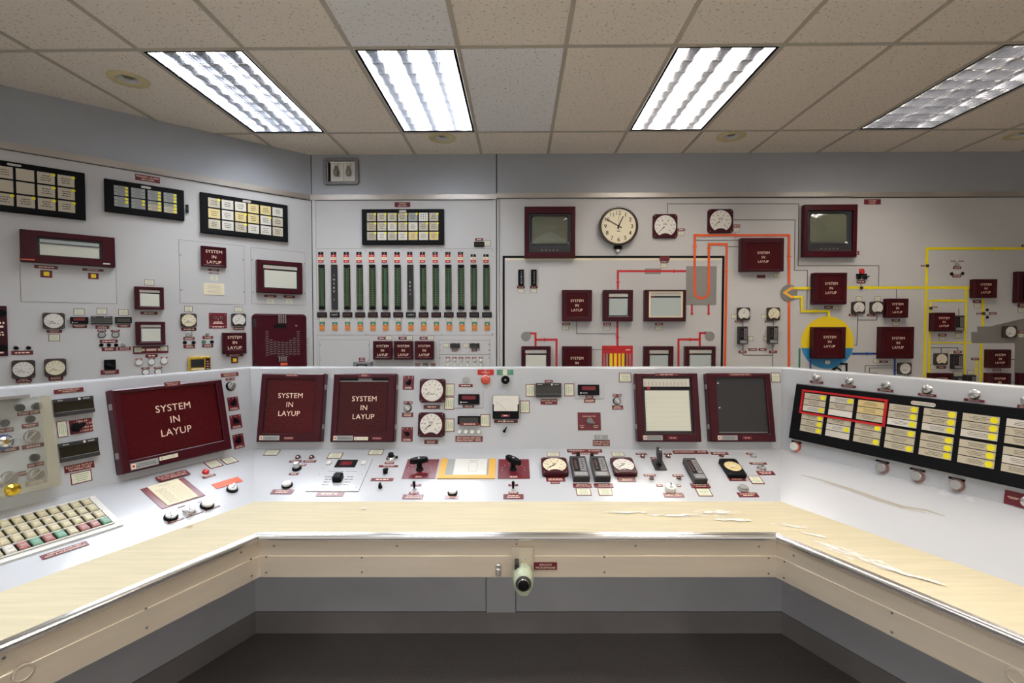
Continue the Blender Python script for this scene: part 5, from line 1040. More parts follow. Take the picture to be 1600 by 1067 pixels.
ML([[(1454.2, 543), (1496.6, 543), (1496.4, 548)], [(1470.5, 543), (1470.5, 552)]], TH, 'ink', 'thin bent line above the gauge between the inner yellow lines')
th, W, S = CASE(BW, (1594, 583, 1640, 625), (1600, 588, 1634, 620), 'covered_recorder', 'dark maroon instrument on the turbine shape at the right edge, low', 'instrument', None, .05)
NP(BW, 1350, 311.4, 1376, 319.4, 'high on the wall right of the right monitor', 'POWER/PANEL'); NP(BW, 1596, 382, 1612, 385.8, 'at the right edge above the top yellow line')

# ------------------------------------------------------------------ console, centre upright panel
def BADGE(pl, rc, th, cu, cv, t, red=True, txt=None, m='cellg'):
    u, v, w, h = pl.rect(*rc, off=t); X, Y = u-cu, v-cv; mb = MB(); mb.box(X-w/2, X+w/2, Y-h/2, Y+h/2, t, t+.0015, m)
    if txt: mb.lines(txt.split('/'), X, Y, h*.28 if '/' in txt else h*.42, t+.0018, 'letter', w*.88, 1.35)
    else:
        if red: mb.rbox(X-w*.40, Y, w*.14, h*.7, .001, t+.0015, t+.002, 'letter'); mb.box(X-w*.44, X-w*.36, Y-h*.2, Y+h*.2, t+.002, t+.0022, 'red'); mb.scrib(X-w*.30, X+w*.46, Y-h*.28, Y+h*.28, 2, t+.0018, 'dark', fill=.3)
        else: mb.box(X-w*.42, X-w*.32, Y-h*.25, Y+h*.25, t+.0015, t+.0018, 'tape'); mb.scrib(X-w*.25, X+w*.42, Y-h*.25, Y+h*.25, 2, t+.0018, 'tape', fill=.25)
    mb.out('badge', th)
def hinge(th, S, t, side):
    w, h = S; mb = MB(); x = side*w/2
    for fy in (-.28, .3): mb.box(min(x, x+side*.004), max(x, x+side*.004), fy*h-.012, fy*h+.012, t*.4, t*.8, 'steel')
    mb.out('hinge', th)
T_ = .045
def BIGSIGN(pl, rc, win, where, top, badges, hfrac, mt, oy=0.0, side=1, cx=0.0, grey=False):
    th, W, S = CASE(pl, rc, win, 'covered_recorder', 'big maroon SYSTEM IN LAYUP recorder door, ' + where, 'recorder door', 'large console recorder doors', T_, depth=.012, ch=.006)
    cu, cv = pl.rect(*rc, off=T_)[:2]; ox, oy_, ww, wh, t, dp = W
    mb = MB(); mb.box(ox-ww/2+.001, ox+ww/2-.001, oy_-wh/2+.001, oy_+wh/2-.001-(.045*wh if grey else 0), t-dp, t-dp+.002, mt); hh = S[1]*hfrac
    for i, l in enumerate(['SYSTEM', 'IN', 'LAYUP']): mb.text(l, ox+cx*ww, oy_ + oy*wh + (1-i)*hh*1.72, hh, t-dp+.0024, 'letter')
    mb.out('cover_sheet', th)
    if grey: mb = MB(); mb.box(ox-ww*.12, ox+ww*.16, oy_+wh*.455, oy_+wh*.5, t-dp, t-dp+.004, 'midgrey'); mb.box(ox-ww*.5, ox+ww*.5, oy_+wh*.44, oy_+wh*.455, t-dp, t-dp+.005, 'cellg'); mb.out('clip_bar', th)
    PANE(th, W)
    if top: BADGE(pl, top[0], th, cu, cv, t, txt=top[1], m='plate')
    for b in badges: BADGE(pl, b[0], th, cu, cv, t, red=b[1], txt=b[2] if len(b) > 2 else None, m='plate' if len(b) > 2 else ('cream2' if not b[1] else 'cellg'))
    hinge(th, S, t, side); return th
BIGSIGN(CF, (408.5, 583.3, 500.8, 690.6), (416.5, 591.8, 486.8, 677.2), 'left of the pair at the console centre', ((446.9, 584.3, 465.4, 588.4), 'POWER CHAN'), [((405.5, 680.3, 436.5, 687.8), True), ((443.9, 682, 458.4, 686.9), True, 'YR RECORD')], .076, 'insert', oy=.03, cx=.0)
BIGSIGN(CF, (521.6, 583.3, 615.4, 690.8), (530.4, 590.8, 603, 677.8), 'right of the pair at the console centre', ((560, 584.3, 578.8, 588.6), 'TEMP LOG/RECORDER'), [((521, 680.6, 551.5, 688.3), True), ((553.5, 682.4, 575, 687.8), False), ((581.2, 682.6, 596.5, 687), True, 'YR 99 REC')], .076, 'insert2', oy=-.03, cx=.02, grey=True)
POINTER(CF, 637.5, 598.5, 8, 55, 'on the upper red plate left of the console gauges', (630.2, 587, 646.6, 608.7)); POINTER(CF, 636, 678, 6, 140, 'on the lower red plate left of the console gauges', (627.8, 667.3, 644.8, 689.8))
NP(CF, 630.5, 626.9, 644.7, 631.2, 'on/off, over the selector left of the console gauges', 'OFF   ON'); BTN(CF, 636.7, 637.2, 6.2, 'left of the two large console gauges', 'steel', 'black', h=.016, kind='black rimmed selector knob', bar=True, name='selector_knob', ang=2.4); NP(CF, 628.3, 644.6, 645.7, 651.5, 'under the selector knob left of the console gauges')
GAUGE(CF, (656, 591.1, 694.8, 628.7), 'large, upper of the two on the console centre', t=.03, needle=213, nl=.8, hubr=.3, hub='dialw'); GAUGE(CF, (653.6, 644.2, 693.6, 683), 'large, lower of the two on the console centre', t=.03, arc=True, needle=212, dial='dialw', hub='dialw', hubr=.05)
NP(CF, 661.9, 632.6, 687.6, 638.8, 'under the upper large console gauge'); NP(CF, 663, 687.2, 684.3, 693.6, 'under the lower large console gauge')
CARD(CF, 695.8, 599.5, 710, 619, 'upper one right of the upper large console gauge', True); CARD(CF, 694.8, 620.2, 709.6, 640, 'lower one right of the upper large console gauge', True); CARD(CF, 694.8, 654, 709.7, 674.6, 'right of the lower large console gauge', True)
BTN(CF, 728, 593, 6, 'above the red lit display on the console centre', 'lens', 'chrome', h=.02, kind='chrome rimmed key selector'); NP(CF, 716.9, 600.2, 738.6, 604.9, 'under the chrome rimmed key selector')
NP(CF, 746.3, 577.6, 771.6, 585.8, 'above the red mushroom button', 'RTR/EMERGENCY/STOP', m='red', colour='bright red'); u, v = CF.uv(758.8, 593.2, .03); th = thing(CF, u, v, 'emergency_button', 'red mushroom button on the console under the bright red plate', 'button')
k = CF.mpp(758, 593); mb = MB(); mb.rev([(5*k, 0), (5*k, .012), (3*k, .012), (3*k, .02)], 'chrome'); mb.out('collar', th); mb = MB(); mb.rev([(6*k, .018), (7.3*k, .024), (7.3*k, .030), (5.5*k, .036), (2*k, .039), (.4*k, .0395)], 'mushroom', n=32); mb.out('mushroom_cap', th)
NP(CF, 776.5, 577.6, 802.3, 585.8, 'above the key switch at the console top', None, m='greenplate', colour='green', ink='cellg'); u, v, w, h = CF.rect(785.8, 577.4, 792.4, 585.8); mb = MB(); mb.box(-w/2, w/2, -h/2, h/2, 0, .003, 'cream2'); single(mb, CF, u, v, 'indicator_lens', 'small cream square in the middle of the green plate', 'indicator', w=.0026)
u, v = CF.uv(789.7, 593.6, .03); th = thing(CF, u, v, 'key_switch', 'black faced chrome key switch under the green plate', 'key switch'); mb = MB(); mb.rev([(8.2*k, 0), (8.2*k, .022), (7.4*k, .03), (6.8*k, .030)], 'nickel', n=32, smooth=True); mb.out('collar', th); mb = MB(); mb.rev([(6.8*k, .028), (6.4*k, .034), (2.2*k, .034)], 'black', smooth=False); mb.out('face', th); mb = MB(); mb.rev([(2.2*k, .033), (1.3*k, .036)], 'dark', smooth=False); mb.disc(0, 0, 1.3*k, .0362, 'nickel'); mb.box(-.0008, .0008, -1.1*k, 1.1*k, .038, .0384, 'black'); mb.out('key_slot', th)
u, v, w, h = CF.rect(710, 609.8, 754.7, 637.2); mb = MB(); mb.box(-w/2, w/2, -h/2, h/2, 0, .003, 'white'); mb.box(-w/2-.001, w/2+.001, -h/2-.0015, h/2, 0, .001, 'seam'); single(mb, CF, u, v, 'mounting_plate', 'white mounting plate under the left red lit display', 'plate')
DISP(CF, (716.2, 615.8, 749, 631.8), 'on the white plate right of the upper large gauge', 'red').location += CF.N*.003; NP(CF, 723.3, 632.5, 741, 636.8, 'under the left red lit display').location += CF.N*.003
DISP(CF, (715, 649.8, 749.8, 663.2), 'right of the lower large gauge, above four knobs', 'black', t=.02); NP(CF, 719.3, 660, 749, 665, 'across the foot of the display above four knobs').location += CF.N*.021; CARD(CF, 750.7, 646.9, 766, 667, 'right of the display above four knobs', True)
for i, x in enumerate((718.2, 727.9, 737.9, 747.9)): BTN(CF, x, 674.5, 3.7, f'{OD[i]} from the left in the row of four on the console', 'offwhite', 'nickel', h=.018, kind='small white knob', group='four small white knobs')
NP(CF, 711.7, 681.3, 754.2, 690.3, 'under the four small white knobs', 'SERVO RANGE LIMITS RESET/REACTOR INLET TEMPS')
t = .035; u, v, w, h = CF.rect(769.8, 617.3, 810.8, 654.6, t); th = thing(CF, u, v, 'gauge', 'square white faced meter with black base in the console centre', 'meter'); mb = MB(); mb.rbox(0, 0, w, h, .005, 0, t, 'black', ch=.002); mb.rbox(0, h*.30, w*.98, h*.38, .004, t-.002, t+.0005, 'offwhite'); mb.out('case', th)
mb = MB(); mb.box(-w*.45, w*.45, -h*.17, h*.46, t+.0005, t+.001, 'dialw')
for i in range(11):
    a = math.radians(145-11*i); mb.bar(w*.42*math.cos(a), -h*.3+h*.62*math.sin(a), .004, .001, a, t+.001, t+.0012, 'ink')
mb.disc(-w*.33, h*.17, .002, t+.0012, 'ink', 10); mb.out('dial', th); mb = MB(); mb.bar(w*.02, -h*.14, w*.40, .0008, math.radians(138), t+.0014, t+.002, 'ink'); mb.out('needle', th)
mb = MB(); mb.box(-w*.47, w*.47, -h*.18, h*.48, t+.003, t+.004, 'glass'); mb.out('glass_cover', th); mb = MB(); mb.box(-w*.18, w*.16, -h*.42, -h*.30, t, t+.0015, 'plate'); mb.scrib(-w*.14, w*.12, -h*.39, -h*.33, 1, t+.0018, 'letter'); mb.out('badge', th)
NP(CF, 771.9, 655.6, 809, 660.8, 'under the square white faced meter', rows_=1); u, v = CF.uv(787.6, 657.5); mb = MB(); mb.rbox(0, 0, .008, .016, .003, 0, .009, 'offwhite', ch=.002); single(mb, CF, u, v, 'push_button', 'tiny pale lever between the white faced meter and the toggle below', 'button', w=.0026)
POINTER(CF, 788, 673.5, 9, 58, 'without a plate, below the square white faced meter', None, r=.008)
CARD(CF, 812.3, 625.7, 827.7, 645.4, 'right of the square white faced meter', True)
CARD(CF, 821.4, 600, 836.2, 619.8, 'left of the wide grey trimmed console display', True); DISP(CF, (837.2, 598.6, 877.4, 620.5), 'wide, in the middle right of the console centre', 'grey', t=.022); NP(CF, 851, 593.7, 863.6, 597.8, 'above the wide grey trimmed console display', rows_=1); NP(CF, 844.6, 623.2, 870.7, 632, 'under the wide grey trimmed console display', 'REACTOR TOTAL/FLOW'); CARD(CF, 881.5, 599.2, 897.4, 618.8, 'right of the wide grey trimmed console display', True)
u, v, w, h = CF.rect(898.4, 596.3, 943, 622.8); mb = MB(); mb.box(-w/2, w/2, -h/2, h/2, 0, .003, 'white'); mb.box(-w/2-.001, w/2+.001, -h/2-.0015, h/2, 0, .001, 'seam'); single(mb, CF, u, v, 'mounting_plate', 'white mounting plate under the right red lit display', 'plate')
DISP(CF, (903, 600.9, 936.6, 617.4), 'on the white plate near the chart recorder door', 'red').location += CF.N*.003; NP(CF, 914.7, 618.2, 927, 622.4, 'upper one under the right red lit display', rows_=1).location += CF.N*.003; NP(CF, 912.4, 623.2, 929.9, 629.2, 'lower one under the right red lit display')
POINTER(CF, 921.5, 657.5, 9, -28, 'grey, on a square red plate in the right of the console centre', (902.4, 644.3, 939, 672.3), txt=[('PUMP SELECTOR', 0, .28, .07), ('PUMP 1', -.32, -.24, .06), ('RPM', -.32, -.34, .06), ('CONTR', .28, -.24, .06), ('FLOW', .28, -.34, .06)], m='midgrey', r=.016)
NP(CF, 957, 615.7, 970.8, 619.7, 'over the selector left of the right console recorders', 'OFF   ON'); BTN(CF, 964.2, 626, 6.2, 'left of the chart recorder door on the console', 'steel', 'dark', h=.016, kind='dark rimmed selector knob', bar=True, name='selector_knob', ang=2.2); NP(CF, 956, 633.4, 973.6, 639.8, 'under the selector left of the right console recorders')
CARD(CF, 966.8, 582.6, 986.6, 597.4, 'upper left of the chart recorder door on the console'); CARD(CF, 1204, 582.3, 1219.4, 597.5, 'upper right, beside the dark recorder door on the console')
for i, x in enumerate((928.7, 940.4)):
    u, v, w, h = CF.rect(x, 678.3, x+10, 686.8); th = thing(CF, u, v, 'push_button', f'{("left","right")[i]} square grey button under the pump selector plate', 'button', 'square grey push buttons'); mb = MB(); mb.rbox(0, 0, w, h, .001, 0, .004, 'nickel'); mb.out('frame', th); mb = MB(); mb.rbox(0, 0, w*.84, h*.84, .001, .004, .012, 'cellg', ch=.002); mb.out('cap', th)
NP(CF, 926.2, 687.4, 952.8, 696.5, 'under the two square grey buttons', 'PUMP SELECTOR/SETPOINT ADJUST')
th, W, S = REC(CF, (992.6, 582.7, 1088.5+8, 690.5), (1003.4, 588.8, 1085.3, 677.8), 'large door with white chart on the console', T_, kind='maroon door framed chart recorder'); cu, cv = CF.rect(992.6, 582.7, 1096.5, 690.5, T_)[:2]
BADGE(CF, (1023, 583, 1060, 587.3), th, cu, cv, T_, txt='BULK D2O TEMP', m='plate'); BADGE(CF, (1004.5, 680, 1035.5, 687.5), th, cu, cv, T_); BADGE(CF, (1043.8, 681.5, 1058.6, 686.5), th, cu, cv, T_, txt='TR 102', m='plate'); hinge(th, S, T_, -1)
th, W, S = CASE(CF, (1104, 582.7, 1213.5, 690.5), (1118, 589.6, 1203, 677.6), 'recorder_door', 'large maroon recorder door with blank dark smoked window, on the console right', 'recorder door', None, T_, depth=.014, ch=.006, inner='dark'); cu, cv = CF.rect(1104, 582.7, 1213.5, 690.5, T_)[:2]
PANE(th, W, 'glass'); BADGE(CF, (1137.5, 583, 1174.5, 587.3), th, cu, cv, T_, txt='SECONDARY D2O FLOW', m='plate'); BADGE(CF, (1121, 680, 1152.5, 687.5), th, cu, cv, T_); BADGE(CF, (1160, 681.5, 1174.8, 686.5), th, cu, cv, T_, txt='FR 201', m='plate'); hinge(th, S, T_, -1)
ox, oy, ww, wh, t, dp = W; mb = MB()
for y in (.40, -.04): mb.cyl(ox-ww*.44, oy+y*wh, .004, t-dp, t-dp+.003, 'offwhite', n=14)
mb.box(ox-ww*.48, ox+ww*.48, oy-wh*.48, oy-wh*.472, t-dp, t-dp+.002, 'steel'); mb.out('chassis', th)

# ------------------------------------------------------------------ console, centre sloped surface
CARD(CS, 418, 703.2, 432.3, 711.8, 'on the slope under the left centre recorder door'); CARD(CS, 515.5, 708, 532, 716.8, 'on the slope above the square white switch plate'); CARD(CS, 578.5, 702.8, 596.8, 711.2, 'on the slope under the right centre recorder door')
LAMP(CS, 465.5, 714.5, 4.6, 'left of two on the slope, above the tall grey knob', 'jewel', 'chrome', 'dark domed chrome lamp'); LAMP(CS, 487, 714.5, 4.6, 'right of two on the slope, near the tall grey knob', 'jewel', 'chrome', 'dark domed chrome lamp')
NP(CS, 453.3, 719.8, 470.5, 722.5, 'under the left black domed lamp', rows_=1); NP(CS, 475, 719.8, 493, 722.5, 'under the right black domed lamp', rows_=1); NP(CS, 471.5, 725.3, 477.5, 728.2, 'short one beside the tall grey knob', rows_=1); NP(CS, 452.8, 739.4, 465.3, 742.4, 'under the tall grey knob', rows_=1)
u, v = CS.uv(464, 732.5); th = thing(CS, u, v, 'selector_knob', 'tall grey ribbed knob with black skirt on the slope under the left recorder door', 'knob'); k = CS.mpp(464, 732); mb = MB(); mb.rev([(7.2*k, 0), (7*k, .006), (5.6*k, .012), (5.2*k, .012)], 'black'); mb.out('skirt', th); mb = MB(); mb.rev([(5*k, .011), (4.4*k, .03), (4.0*k, .037), (1*k, .038)], 'nickel', n=20, smooth=False); mb.out('cap', th)
BTN(CS, 448.3, 756, 8.2, 'on the slope near the left corner of the console centre', 'offwhite', 'black', h=.018, kind='large white push button', name='push_button'); NP(CS, 426.9, 765.2, 455.3, 772.3, 'under the white button at the left corner of the slope')
a = CS.uv(478, 768.2); b = CS.uv(559.8, 768.2); c = CS.uv(577, 718); u, v = (a[0]+b[0])/2, (a[1]+c[1])/2; w, h = b[0]-a[0], c[1]-a[1]
th = thing(CS, u, v, 'switch_unit', 'square white switch plate with small display and black knob on the slope', 'switch panel'); mb = MB(); mb.box(-w/2, w/2, -h/2, h/2, 0, .003, 'white'); mb.box(-w/2-.001, w/2+.001, -h/2-.001, h/2+.001, 0, .001, 'seam')
for sx in (-.43, .43):
    for sy in (-.2, .2, .4): mb.cyl(sx*w, sy*h-.2*h, .0025, .003, .004, 'steel', n=8)
mb.scrib(-w*.3, -w*.1, -h*.36, -h*.04, 4, .0034, 'ink', fill=.25); mb.scrib(w*.12, w*.3, -h*.36, -h*.04, 4, .0034, 'ink', fill=.25); mb.box(-w*.28, -w*.06, h*.085, h*.09, .003, .0034, 'ink'); mb.box(w*.06, w*.3, h*.085, h*.09, .003, .0034, 'ink'); mb.scrib(-w*.05, w*.05, h*.07, h*.1, 1, .0034, 'ink'); mb.out('plate', th)
mb = MB(); mb.box(-w*.21, w*.21, h*.22, h*.46, .003, .006, 'black'); mb.box(-w*.12, w*.12, h*.28, h*.40, .006, .0063, 'ledred'); mb.out('display', th)
for sx in (-.36, .36): mb = MB(); mb.rbox(sx*w, h*.34, w*.09, h*.11, .001, .003, .012, 'offwhite', ch=.002); mb.out('push_button', th)
mb = MB(); mb.rbox(0, -h*.16, w*.18, h*.20, .01, .003, .03, 'black', ch=.006); mb.out('knob', th)
NP(CS, 496.8, 768.9, 535.8, 775.8, 'under the square white switch plate on the slope')
u, v = CS.uv(611.5, 717); k = CS.mpp(611, 715); th = thing(CS, u, v, 'dial_knob', 'chrome turns counting dial with black knob on the slope', 'knob'); mb = MB(); mb.rev([(8*k, 0), (8.4*k, .006), (6.2*k, .014), (5*k, .016)], 'chrome'); mb.cyl(8.4*k, 2*k, 1.5*k, 0, .012, 'black', n=10); mb.out('dial', th); mb = MB(); mb.rev([(4.6*k, .014), (4.3*k, .030), (3.2*k, .033), (1*k, .0335)], 'black'); mb.out('cap', th)
NP(CS, 601.8, 722.4, 615.3, 725, 'just under the chrome turns counting dial', rows_=1); NP(CS, 592.8, 727.2, 621.6, 730, 'wide one below the chrome turns counting dial', rows_=1); POINTER(CS, 602, 736, 5, 30, 'black, on the slope below the chrome turns counting dial', None, r=.011); NP(CS, 580.8, 747.4, 613.8, 751.9, 'above the lower black rotary switch right of the white plate', rows_=1); POINTER(CS, 594, 759, 4, 90, 'black, lowest one right of the square white plate on the slope', None, r=.009)
def THAND(px, py, plate, ang, where):
    u, v = CS.uv(px, py); pu, pv, pw, ph = CS.rect(*plate); th = thing(CS, u, v, 'rotary_switch', f'large black T handle switch on a square red plate {where}', 'switch', 'large T handle switches')
    mb = MB(); X, Y = pu-u, pv-v; mb.box(X-pw/2, X+pw/2, Y-ph/2, Y+ph/2, 0, .002, 'plate')
    for i in range(9):
        a = math.radians(-10+25*i); mb.box(math.cos(a)*pw*.36-.0015, math.cos(a)*pw*.36+.0015, math.sin(a)*ph*.3-.0015, math.sin(a)*ph*.3+.0015, .002, .0023, 'letter')
    mb.scrib(X-pw*.14, X+pw*.14, Y-ph*.46, Y-ph*.38, 2, .0023, 'letter'); mb.out('engraved_plate', th)
    mb = MB(); mb.rev([(.018, .002), (.016, .008), (.012, .010), (.013, .045), (.010, .048)], 'black', smooth=True); mb.rev([(.012, .008), (.0125, .012)], 'chrome'); mb.out('shaft', th)
    mb = MB(); a = math.radians(ang); c, s_ = math.cos(a), math.sin(a); L = .042
    prof = [(-L, -.006), (-L*.6, -.012), (-.010, -.014), (.010, -.014), (L*.6, -.012), (L, -.006), (L, .006), (L*.6, .012), (.010, .014), (-.010, .014), (-L*.6, .012), (-L, .006)]
    P = [(x*c-y*s_, x*s_+y*c) for x, y in prof]; mb.loft([[(*p, .043) for p in P], [(p[0]*1.02, p[1]*1.02, .050) for p in P], [(p[0]*.98, p[1]*.98, .062) for p in P], [(p[0]*.85, p[1]*.85, .066) for p in P]], 'black'); mb.cyl(0, 0, .005, .066, .0668, 'steel', n=12); mb.out('handle', th)
THAND(655.8, 734, (637.5, 718, 679.5, 748), 12, 'left of the yellow frame'); THAND(802, 733.5, (778.9, 718, 828, 748.2), -38, 'right of the yellow frame')
u, v, w, h = CS.rect(690, 717.6, 773.3, 748.2); th = thing(CS, u, v, 'document_frame', 'yellow three sided frame holding a paper chart on the slope', 'frame'); mb = MB(); q = w*.12
for a in ((-w/2, -w/2+q, -h/2, h/2), (w/2-q, w/2, -h/2, h/2), (-w/2+q, w/2-q, -h/2, -h/2+q*.75)): mb.box(*a[:2], a[2], a[3], 0, .005, 'wood')
mb.out('frame_border', th); mb = MB(); mb.box(-w/2+q, w/2-q, -h/2+q*.75, h/2-.001, 0, .0015, 'cellg'); mb.box(-w*.24, w/2-q*1.3, -h/2+q*.8, h/2-.001, .0015, .002, 'offwhite'); mb.box(w*.02, w*.023, -h*.14, h*.3, .002, .0022, 'ink'); mb.box(w*.17, w*.173, -h*.14, h*.3, .002, .0022, 'ink'); mb.box(w*.02, w*.17, h*.30, h*.305, .002, .0022, 'ink'); mb.box(w*.02, w*.17, -h*.14, -h*.135, .002, .0022, 'ink'); mb.scrib(w*.0, w*.2, h*.36, h*.44, 2, .0022, 'tape'); mb.out('paper', th)
NP(CS, 642, 756.6, 657.8, 759.8, 'behind the left toggle switch', rows_=1); NP(CS, 639.3, 769, 654, 772.4, 'small one under the left toggle switch', rows_=1); NP(CS, 630.2, 773.2, 660, 780.3, 'wide one under the left toggle switch'); TOG(CS, 647.7, 764.5, 'on the slope under the left T handle')
NP(CS, 794.3, 756.6, 809.6, 759.6, 'behind the right toggle switch', rows_=1); NP(CS, 794.5, 769, 810, 772.2, 'small one under the right toggle switch', rows_=1); NP(CS, 786.6, 772.7, 818.2, 780, 'wide one under the right toggle switch'); TOG(CS, 801.8, 764.5, 'on the slope under the right T handle')
BTN(CS, 707, 767.5, 7.8, 'on the slope below the yellow frame', 'offwhite', 'black', h=.018, kind='large white push button'); NP(CS, 695.4, 774.6, 716.3, 779.7, 'under the white button below the yellow frame')
CARD(CS, 854.2, 707, 874.7, 713.4, 'behind the cream dialled slope gauge'); GAUGE(CS, (845, 714, 889.2, 739.5), 'with cream dial, on the slope right of the right T handle', 'dialc', arc=True, t=.022, needle=215, hub='dialc', hubr=.05)
NP(CS, 853, 746.2, 883.5, 752.5, 'under the cream dialled slope gauge'); NP(CS, 860, 752.9, 874.6, 755.7, 'lowest small one under the cream dialled slope gauge', rows_=1)
NP(CS, 885.7, 702.5, 941, 707, 'long upper one behind the two controllers', 'PRIMARY   PUMPS'); NP(CS, 893, 707.7, 935, 709.9, 'thin lower one behind the two controllers', rows_=1)
CTRL(CS, (889.8, 712.2, 922.2, 745), 'left of the two side by side on the slope', t=.03, group='slope mounted controllers'); CTRL(CS, (921.0, 712.2, 954.5, 745), 'right of the two side by side on the slope', t=.03, group='slope mounted controllers')
for x, s_ in ((903.5, 'left'), (925, 'right')): BTN(CS, x, 709.8, 3, f'behind the {s_} one of the two slope controllers', 'blackgloss', 'black', h=.016, kind='small black knob')
NP(CS, 894.8, 755.9, 925.2, 762, 'under the left of the two slope controllers'); NP(CS, 927.3, 755.9, 958.8, 762, 'under the right of the two slope controllers'); CARD(CS, 899.2, 763.2, 924.7, 774.5, 'lowest under the left of the two slope controllers'); CARD(CS, 933.2, 763.2, 958.5, 774.5, 'lowest under the right of the two slope controllers')
CARD(CS, 954.9, 707.3, 976.3, 713.4, 'behind the white dialled slope gauge'); GAUGE(CS, (952.5, 714, 997.2, 739.3), 'with white dial, on the slope right of the two controllers', 'dialw', arc=True, t=.022, needle=213, hub='dialw', hubr=.05); NP(CS, 963.8, 746.6, 994.2, 752.7, 'under the white dialled slope gauge')
LAMP(CS, 1003.8, 713.2, 4.4, 'behind the lever switch, left one', 'jewel', 'chrome', 'dark domed chrome lamp'); NP(CS, 992.9, 708.4, 1010.8, 710.7, 'behind the left lamp by the lever switch', rows_=1); LAMP(CS, 1018, 747.3, 4.4, 'in front of the lever switch, left one', 'jewel', 'chrome', 'dark domed chrome lamp'); NP(CS, 1005, 741.2, 1025.2, 744.2, 'above the lamp in front left of the lever switch', rows_=1)
LAMP(CS, 1043.8, 713.2, 4.4, 'behind the lever switch, right one', 'jewel', 'chrome', 'dark domed chrome lamp'); NP(CS, 1036.8, 708.6, 1050, 710.8, 'behind the right lamp by the lever switch', rows_=1); LAMP(CS, 1060.8, 747, 4.4, 'in front of the lever switch, right one', 'jewel', 'chrome', 'dark domed chrome lamp'); NP(CS, 1049.9, 741.9, 1068, 744.8, 'above the lamp in front right of the lever switch', rows_=1); NP(CS, 1016, 714.6, 1026, 718, 'just behind the base of the lever switch', rows_=1)
u, v, w, h = CS.rect(1017, 719.5, 1042.5, 735.3); th = thing(CS, u, v, 'lever_switch', 'tall black lever switch on a square black base on the slope', 'switch'); mb = MB(); mb.rbox(0, 0, w*1.0, h, .004, 0, .005, 'dark', ch=.002); mb.cyl(0, -h*.36, .003, .005, .006, 'nickel', n=10); mb.out('base', th)
mb = MB(); mb.rev([(.014, .005), (.013, .03), (.011, .034)], 'blackgloss'); mb.out('hub', th); mb = MB(); mb.loft([[(*p, .03) for p in rrect(.022, .026, .006, 4)], [(*p, .045) for p in rrect(.020, .05, .007, 4, 0, .012)], [(*p, .075) for p in rrect(.018, .050, .007, 4, 0, .020)], [(*p, .082) for p in rrect(.012, .036, .005, 4, 0, .022)]], 'dark'); mb.cyl(0, .01, .005, .082, .0835, 'nickel', n=12); mb.out('lever', th)
NP(CS, 1050.4, 704.5, 1107.3, 709, 'long one behind the single controller', 'SECONDARY   PUMP'); CTRL(CS, (1067.2, 715.2, 1106.3, 749), 'alone on the slope left of the round dialled black gauge', t=.03, group='slope mounted controllers'); NP(CS, 1077.4, 755.9, 1111, 762.7, 'under the single slope controller'); CARD(CS, 1085.6, 763.3, 1114.6, 775.6, 'under the single slope controller')
u, v = CS.uv(1047.3, 765.5); k = CS.mpp(1047, 765); th = thing(CS, u, v, 'key_switch', 'white collared key switch low on the slope', 'key switch'); mb = MB(); mb.rev([(8.6*k, 0), (8.2*k, .008), (8.2*k, .016), (7.6*k, .020), (3*k, .020)], 'offwhite', n=30); mb.out('collar', th); mb = MB(); mb.cyl(0, 0, 3*k, .02, .026, 'nickel'); mb.box(-.0015, .0015, -.006, .006, .026, .040, 'steel'); mb.out('key', th)
NP(CS, 1024.8, 757.3, 1036, 760.5, 'left of the white collared key switch', rows_=1); NP(CS, 1056.5, 757.4, 1064.5, 760.6, 'right of the white collared key switch', rows_=1); NP(CS, 1035.4, 770.5, 1069.8, 777.3, 'under the white collared key switch')
GAUGE(CS, (1122.5, 716, 1168.6, 742), 'with round cream dial, on the slope at the right', 'dialy', case='black', t=.022, needle=228, nl=.6, hub='dialw', hubr=.2, full=True)
LAMP(CS, 1127.5, 712, 4, 'behind the black cased slope gauge', 'jewel', 'chrome', 'dark domed chrome lamp'); NP(CS, 1109.6, 706.9, 1138.8, 710.6, 'behind the black cased slope gauge'); NP(CS, 1135.6, 744.7, 1166, 751.6, 'under the black cased slope gauge'); CARD(CS, 1167, 744.2, 1195.4, 756.3, 'right below the black cased slope gauge')
LAMP(CS, 1177.5, 712, 4.4, 'far right behind on the slope', 'lens', 'chrome', 'white chrome rimmed lamp'); NP(CS, 1165.2, 708.1, 1178, 710.4, 'behind the white chrome rimmed lamp', rows_=1); BTN(CS, 1190.5, 730.5, 7, 'at the right end of the slope', 'lens', 'chrome', h=.016, kind='grey faced chrome knob', bar=True); NP(CS, 1170.4, 723.1, 1198.6, 725.7, 'behind the grey faced chrome knob', rows_=1); NP(CS, 1180.9, 736.4, 1212, 742.4, 'under the grey faced chrome knob')
BTN(CS, 1161.7, 761.8, 8, 'lowest at the right end of the slope', 'lens', 'steel', h=.018, kind='grey round push button'); NP(CS, 1150.6, 770, 1186.7, 776.9, 'under the grey round button at the right of the slope')

